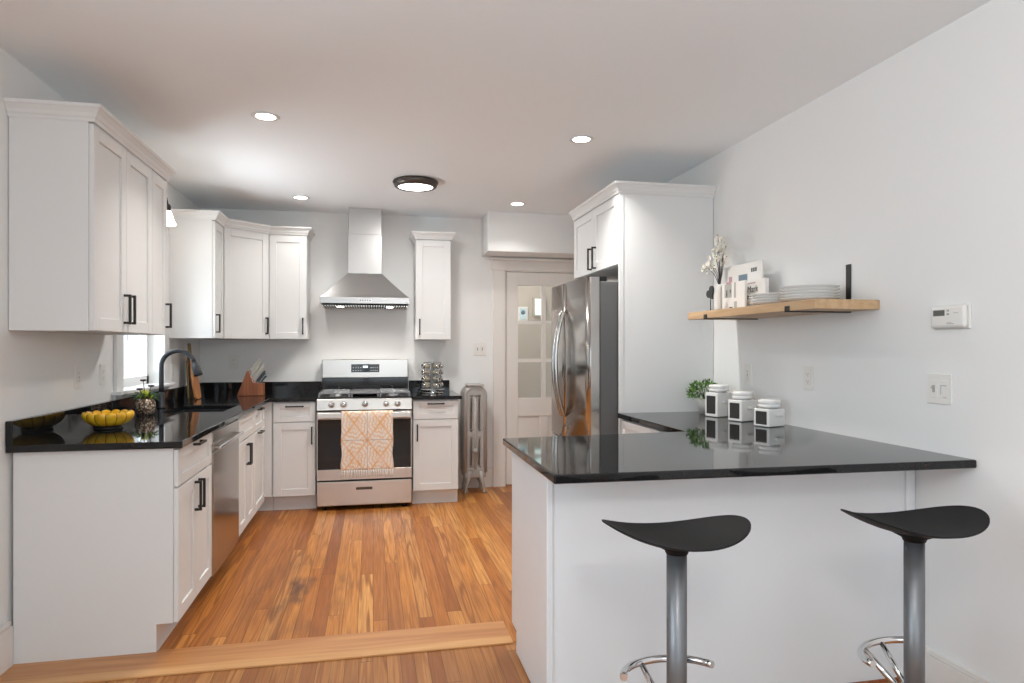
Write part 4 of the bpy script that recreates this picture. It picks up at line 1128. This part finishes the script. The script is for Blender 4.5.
def text_mesh(body, size, M4, m, parent, name='lettering'):
    cu = bpy.data.curves.new(name, 'FONT'); cu.body = body; cu.size = size; cu.extrude = .0003; cu.align_x = 'LEFT'
    tmp = bpy.data.objects.new(name, cu); COL.objects.link(tmp)
    dg = bpy.context.evaluated_depsgraph_get(); me = bpy.data.meshes.new_from_object(tmp.evaluated_get(dg))
    bpy.data.objects.remove(tmp); me.materials.clear(); me.materials.append(m)
    # text x->u, y->z(up), z->n
    off = Vector((0, 0, 0)); p = parent
    while p is not None: off += p.location; p = p.parent
    for v in me.vertices:
        v.co = (M4 @ Vector((v.co.x, v.co.z, v.co.y))) - off
    o = bpy.data.objects.new(name, me); COL.objects.link(o); o.parent = parent
    return o
def cards():
    # u to the right when seen from the room: -Y ; n = -X
    def card(x, y, w, h, lean, name, label, cat, th=.008, m='card', yaw=0):
        n = Vector((-math.cos(R(yaw)), -math.sin(R(yaw)), 0)); u = Vector((-n.y, n.x, 0)) * 1.0
        u = Vector((n.y, -n.x, 0)); u = u if u.y < 0 else -u
        M4 = frame((x, y, SZ1 + .0008), u, n)
        L4 = M4 @ Matrix.Rotation(R(lean), 4, 'X')
        t = thing(name, label, cat, (x, y, SZ1))
        b = MB(); b.M = L4; b.box(0, w, -th, 0, 0.0, h, .001); b.build('panel', M[m], t)
        return t, L4
    def patch(t, L4, nm, m, u0, u1, z0, z1):
        b = MB(); b.M = L4; b.box(u0, u1, 0, .0008, z0, z1); b.build(nm, M[m], t)
    t, L4 = card(2.03, 3.600, .385, .265, 0, 'memo_board', 'white photo board leaning at the back of the shelf', 'picture', .010)
    patch(t, L4, 'photo', 'pink', .05, .085, .11, .205); patch(t, L4, 'photo', 'blueprint', .155, .245, .115, .205); patch(t, L4, 'photo', 'paleblue', .175, .235, .125, .165)
    
    patch(t, L4, 'photo', 'ink', .268, .290, .15, .165); patch(t, L4, 'photo', 'ink', .305, .325, .15, .165)
    for k in range(3): patch(t, L4, 'print_mark', 'ink', .283 + k * .020, .297 + k * .020, .210, .232)
    t, L4 = card(1.95, 3.487, .240, .158, 0, 'photo_card', 'upright white picture card at the left front of the shelf', 'picture', .012)
    patch(t, L4, 'photo', 'greyprint', .03, .105, .075, .15); patch(t, L4, 'photo', 'pink', .05, .10, .148, .162); patch(t, L4, 'photo', 'ink', .05, .06, .08, .12); patch(t, L4, 'photo', 'ink', .085, .098, .1, .118)
    patch(t, L4, 'photo', 'greyprint', .13, .15, .07, .155); patch(t, L4, 'photo', 'ink', .08, .115, .012, .022); patch(t, L4, 'photo', 'greyprint', .13, .16, .01, .05)
    t, L4 = card(2.0, 3.350, .215, .160, 0, 'card_box', 'white boxed card with dark lettering on the shelf behind the plates', 'box', .022)
    text_mesh('Mark', .050, L4 @ Matrix.Translation((.045, .0008, .095)), M['ink'], t)
    for k in range(5): patch(t, L4, 'print_mark', 'ink', .045 + k * .027, .064 + k * .027, .058, .080)
    for k in range(5): patch(t, L4, 'print_mark', 'pink', .047 + k * .016, .058 + k * .016, .140, .147)
    # white vase with blossom branch and heart
    vx, vy = 1.985, 3.575
    t = thing('bud_vase', 'slim white vase at the far end of the shelf', 'vase', (vx, vy, SZ1))
    b = MB(); b.lathe([(0, .001), (.028, .001), (.033, .03), (.030, .09), (.018, .14), (.020, .165), (.017, .165), (.014, .14), (0, .13)], (vx, vy, SZ1), 28); b.build('body', M['vase'], t)
    t = thing('heart_ornament', 'black heart ornament standing by the vase on the shelf', 'ornament', (1.87, 3.47, SZ1))
    b = MB(); pts = []
    for k in range(36):
        a = 2 * PI * k / 36; x = 16 * math.sin(a) ** 3; y = 13 * math.cos(a) - 5 * math.cos(2 * a) - 2 * math.cos(3 * a) - math.cos(4 * a)
        pts.append((x * .0026, y * .0026))
    Mx = frame((1.87, 3.47, SZ1 + .105), (0, -1, 0), (-1, 0, 0)) @ Matrix.Rotation(R(-90), 4, 'X') @ Matrix.Scale(-1, 4, (0, 1, 0)) @ Matrix.Rotation(R(35), 4, 'Z')
    b.prism(pts, -.005, .005, Mx=Mx, bev=.001, seg=1); b.build('heart', M['heart'], t)
    b = MB(); b.tube([(1.87, 3.47, SZ1 + .004), (1.87, 3.47, SZ1 + .08)], .003, 8); b.lathe([(0, .0008), (.022, .0008), (.022, .006), (0, .006)], (1.87, 3.47, SZ1), 20); b.build('stand', M['heart'], t)
    # blossom branch standing in the vase
    t = thing('blossom_branch', 'white blossom branch rising from the vase on the shelf', 'flowers', (vx, vy, SZ1 + .13))
    b = MB(); base = Vector((vx, vy, SZ1 + .15))
    ends = [(2.0, 3.62, 1.965), (2.0, 3.585, 1.945), (1.98, 3.60, 1.91), (2.0, 3.565, 1.90), (1.98, 3.62, 1.875), (2.0, 3.56, 1.86), (1.97, 3.59, 1.84), (1.97, 3.655, 1.805), (1.97, 3.69, 1.795), (1.97, 3.625, 1.81), (2.0, 3.55, 1.825)]
    for e in ends:
        e = Vector(e); mid = (base + e) / 2 + Vector((.01, .01, .02)); b.tube([base, mid, e], [.0022, .0018, .0012], 5)
    b.build('twigs', M['twig'], t)
    rnd = random.Random(11); bp = MB(); bc = MB()
    for e in ends:
        for q in range(6):
            c = Vector(e) + Vector((rnd.uniform(-.02, .02), rnd.uniform(-.028, .028), rnd.uniform(-.03, .02)))
            rr = rnd.uniform(.012, .019)
            for k in range(5):
                a = 2 * PI * k / 5 + rnd.random(); dirv = Vector((-.5 * 0 - .3, math.cos(a), math.sin(a))).normalized()
                s = dirv.cross(Vector((1, 0, 0))).normalized() * rr * .5
                vs = [bp.bm.verts.new(c), bp.bm.verts.new(c + dirv * rr * .6 + s), bp.bm.verts.new(c + dirv * rr * 1.15), bp.bm.verts.new(c + dirv * rr * .6 - s)]
                bp.bm.faces.new(vs)
            if q < 3: bc.lathe([(0, -.0035), (.004, 0), (0, .0035)], c + Vector((-.004, 0, 0)), 6)
    bp.build('petals', M['petal'], t)['kind'] = 'stuff'; bc.build('stamens', M['twig'], t)['kind'] = 'stuff'
cards()

# ------------------------------------------------------------------ things on the left counter
def left_counter_things():
    # fluted bowl
    c = (-1.285, 3.65, CT)
    t = thing('fluted_bowl', 'yellow fluted bowl on the near end of the black counter', 'bowl', c)
    N = 14
    def lobes(u, z):
        k = max(0, min(1, (z - .02) / .05)); return 1 + .07 * k * abs(math.sin(PI * N * u)) - .04
    b = MB(); b.lathe([(0, .018), (.060, .018), (.084, .026), (.104, .042), (.115, .060), (.118, .074), (.115, .086), (.108, .090), (.102, .084), (.100, .06), (.085, .04), (.06, .030), (0, .028)], c, 144, mod=lobes)
    o = b.build('body', M['bowl'], t)
    # scallop the rim
    for v in o.data.vertices:
        r = math.hypot(v.co.x, v.co.y)
        if r > .08: v.co.z += .008 * abs(math.sin(7 * math.atan2(v.co.y, v.co.x))) * max(0, v.co.z - .04) / .04
    b = MB(); b.lathe([(0, .001), (.070, .001), (.066, .012), (.058, .019), (0, .019)], c, 40); b.build('foot_ring', M['black'], t); t.scale = (.94, .94, .86)
    # pineapple planter
    c = (-1.325, 4.33, CT)
    t = thing('pineapple_planter', 'pineapple-textured planter with succulents beside the faucet', 'planter', c)
    b = MB(); b.lathe([(0, .001), (.035, .001), (.052, .018), (.062, .05), (.060, .085), (.050, .108), (.044, .112), (.042, .10), (0, .098)], c, 40, mod=lambda u, z: 1 + .025 * math.sin(2 * PI * 11 * u + z * 190) * math.sin(2 * PI * 11 * u - z * 190)); b.build('body', M['pineapple'], t)
    b = MB()
    rnd = random.Random(2)
    for k in range(46):
        a = rnd.uniform(0, 2 * PI); r = rnd.uniform(.04, .105); z = rnd.uniform(.12, .18) - r * .3
        p0 = Vector((c[0] + .02 * math.cos(a), c[1] + .02 * math.sin(a), CT + .10)); p2 = Vector((c[0] + r * math.cos(a), c[1] + r * math.sin(a), CT + z))
        p1 = (p0 + p2) / 2 + Vector((0, 0, .02)); b.tube([p0, p1, p2], [.006, .0055, .001], 5)
    b.build('spiky_leaves', M['leafdark'], t)
    b = MB(); leafy(b, (c[0], c[1], CT + .115), .038, .03, 40, .032, random.Random(9), .8); b.build('leaves', M['leafyellow'], t, 'yellow-green rosette leaves')
    b = MB()
    for (dx, dy, dz) in ((-.01, -.01, .235), (.02, .05, .195), (-.02, -.05, .18)):
        b.tube([(c[0], c[1], CT + .1), (c[0] + dx, c[1] + dy, CT + dz - .01)], .003, 6)
        b.lathe([(0, 0), (.016, .002), (.022, .010), (.017, .014), (0, .012)], (c[0] + dx, c[1] + dy, CT + dz - .012), 12)
    b.build('dark_blooms', M['plum'], t); t.scale = (.88, .88, .90)
    # faucet
    x, y = -1.372, 4.80
    t = thing('faucet', 'matte black gooseneck kitchen faucet behind the sink', 'faucet', (x, y, CT))
    b = MB(); b.lathe([(0, .0005), (.028, .0005), (.028, .01), (.022, .014), (.020, .10), (.017, .105), (0, .105)], (x, y, CT), 28); b.build('base', M['faucet'], t)
    b = MB(); rr = .102; zc = 1.192; pts = [(x, y, CT + .09), (x, y, 1.06), (x, y, 1.14)]
    for k in range(0, 17):
        a = PI - PI * .93 * k / 16; pts.append((x + rr + rr * math.cos(a), y, zc + rr * math.sin(a)))
    b.tube(pts, .0150, 16); b.build('spout', M['faucet'], t)
    e = Vector(pts[-1]); d = (Vector(pts[-1]) - Vector(pts[-2])).normalized()
    b = MB(); b.tube([e - d * .01, e + d * .02, e + d * .022, e + d * .085, e + d * .092], [.015, .020, .026, .028, .024], 18)
    b.box(e.x + .015, e.x + .03, y - .008, y + .008, e.z - .035, e.z - .012, .003); b.build('spray_head', M['faucet'], t)
    b = MB(); b.tube([(x, y, CT + .065), (x, y - .0, CT + .065), (x + .035, y + .0, CT + .067), (x + .045, y, CT + .068), (x + .13, y, CT + .095)], [.013, .013, .012, .007, .006], 10); b.build('lever', M['faucet'], t)
    # boards against the left wall
    def board(cy, zb, x_b, x_t, prof, th, nm, lab, m):
        t = thing(nm, lab, 'cutting board', (x_b, cy, zb))
        H_ = max(p[1] for p in prof)
        an = math.atan2(x_b - x_t, H_)
        Mx = Matrix.Translation((x_b, cy, zb)) @ Matrix.Rotation(-an, 4, 'Y') @ Matrix(((0, 0, 1, 0), (1, 0, 0, 0), (0, 1, 0, 0), (0, 0, 0, 1)))
        b = MB(); full = prof + [(-p[0], p[1]) for p in prof[::-1]]
        b.prism(full, 0, th, Mx=Mx, bev=.003, seg=2); b.build('board', M[m], t)
    board(5.60, CT + .001, -1.345, -1.400, [(.055, 0), (.078, .02), (.083, .10), (.075, .17), (.05, .23), (.03, .27), (.022, .30), (.018, .345), (.008, .352)], .018, 'cutting_board', 'orange wooden paddle board leaning on the left wall behind the faucet', 'acacia')
    board(5.66, CT + .001, -1.405, -1.425, [(.09, 0), (.095, .02), (.095, .26), (.08, .30), (.03, .33), (.022, .35), (.022, .425), (.012, .435)], .016, 'cutting_board', 'tall olive-brown handled board standing against the left wall', 'olivewood')
    # knife block
    bx, by = -1.105, 5.93
    t = thing('knife_block', 'slanted reddish wooden knife block in the counter corner', 'knife block', (bx + .1, by, CT))
    Mx = Matrix(((1, 0, 0, bx), (0, 0, 1, by - .055), (0, 1, 0, CT + .001), (0, 0, 0, 1)))
    b = MB(); b.prism([(0, 0), (.205, 0), (.205, .098), (.125, .104), (.090, .212), (.078, .205)], 0, .11, Mx=Mx, bev=.003, seg=2)
    b.prism([(.125, .101), (.205, .095), (.205, .10), (.125, .106)], .004, .106, Mx=Mx); b.build('block', M['blockwood'], t)
    # knives: handles rise to the upper right
    d = Vector((.60, 0, .80)).normalized()
    spots = []
    names = ['highest chef knife, with light handle, at the back of the block', 'light-handled knife in the top row of the block, second from the back', 'light-handled knife in the top row, nearest the front',
             'steel-handled knife in the middle row, at the back', 'steel-handled knife in the middle row, at the front', 'short dark-handled knife in the lower row, at the back', 'short dark-handled knife in the lower row, in the middle', 'short dark-handled knife in the lower row, nearest the front']
    for i, (px, pz, dy, L_, m) in enumerate([(.086, .204, .034, .120, 'knifehandle'), (.096, .184, .012, .135, 'knifehandle'), (.104, .160, -.034, .110, 'knifehandle'), (.112, .143, .020, .150, 'knifehandle'), (.119, .124, -.012, .135, 'knifehandle'),
                                             (.134, .107, .034, .120, 'knifedark'), (.152, .106, .002, .100, 'knifedark'), (.180, .103, -.034, .075, 'knifedark')]):
        p = Vector((bx + px, by + dy, CT + pz)); k = thing('kitchen_knife', names[i], 'knife', p, 'knives standing in the knife block')
        s = Vector((0, 1, 0)); c_ = d.cross(s)
        Mk = Matrix.Identity(4)
        for j in range(3): Mk[j][0] = c_[j]; Mk[j][1] = s[j]; Mk[j][2] = d[j]; Mk[j][3] = p[j]
        b = MB(); b.M = Mk; b.box(-.0075, .0075, -.0055, .0055, .012, L_, .003, 2); b.box(-.010, .006, -.006, .006, L_ - .010, L_ + .004, .003, 2); b.build('handle', M[m], k)
        b = MB(); b.M = Mk; b.box(-.009, .009, -.005, .005, -.002, .013, .001); b.build('bolster', M['chrome'], k)
left_counter_things()

# ------------------------------------------------------------------ spice rack
def spice():
    cx, cy = .512, 5.90
    t = thing('spice_rack', 'round chrome spice carousel on the counter right of the range', 'spice rack', (cx, cy, CT))
    b = MB(); b.lathe([(0, .001), (.09, .001), (.095, .008), (.088, .014), (.03, .018), (.03, .026), (.102, .03), (.106, .036), (.100, .040), (0, .040)], (cx, cy, CT), 40); b.build('base', M['chrome'], t)
    b = MB(); b.lathe([(0, .268), (.08, .268), (.082, .274), (.03, .280), (0, .281)], (cx, cy, CT), 4, Matrix.Rotation(R(28 + 45), 4, 'Z'), smooth=False); b.build('top_plate', M['chrome'], t)
    ang0 = 28
    b = MB()
    for k in range(4):
        a = R(ang0 + 45 + 90 * k)
        b.tube([(cx + .072 * math.cos(a), cy + .072 * math.sin(a), CT + .038), (cx + .072 * math.cos(a), cy + .072 * math.sin(a), CT + .270)], .004, 8)
        for i in range(5):
            z = CT + .045 + i * .056; a2 = R(ang0 + 45 + 90 * (k + 1))
            b.tube([(cx + .072 * math.cos(a), cy + .072 * math.sin(a), z), (cx + .072 * math.cos(a2), cy + .072 * math.sin(a2), z)], .0022, 6)
    b.box(cx - .016, cx + .016, cy - .016, cy + .016, CT + .038, CT + .27, Mx=None); b.build('frame', M['greymetal'], t)
    proto = None
    rows = ['bottom', 'second-lowest', 'second-highest', 'top']
    cols = {-62: 'facing the room', -152: 'on the left side', 28: 'on the right side', 118: 'on the wall side'}
    for r_ in range(4):
        z = CT + .072 + r_ * .056
        for k in range(4):
            deg = ang0 + 90 * k; deg = deg - 360 if deg > 180 else deg
            lab = 'glass spice jar with chrome lid, %s row of the carousel, %s' % (rows[r_], cols[deg])
            if proto is None:
                j = thing('spice_jar', lab, 'jar', (0, 0, 0), 'spice jars in the chrome carousel')
                ax = Matrix.Rotation(R(90), 4, 'Y')
                b = MB(); b.lathe([(0, .030), (.018, .030), (.020, .036), (.020, .078), (.016, .084), (0, .084)], (0, 0, 0), 18, ax); b.build('glass_body', M['jarglass'], j)
                b = MB(); b.lathe([(0, .083), (.021, .083), (.022, .086), (.022, .100), (.019, .104), (.014, .101), (0, .101)], (0, 0, 0), 20, ax); b.build('lid', M['chrome'], j)
                proto = j
            else:
                j = copy_tree(proto); j['label'] = lab
            j.location = (cx, cy, z); j.rotation_euler = (0, 0, R(deg))
spice()
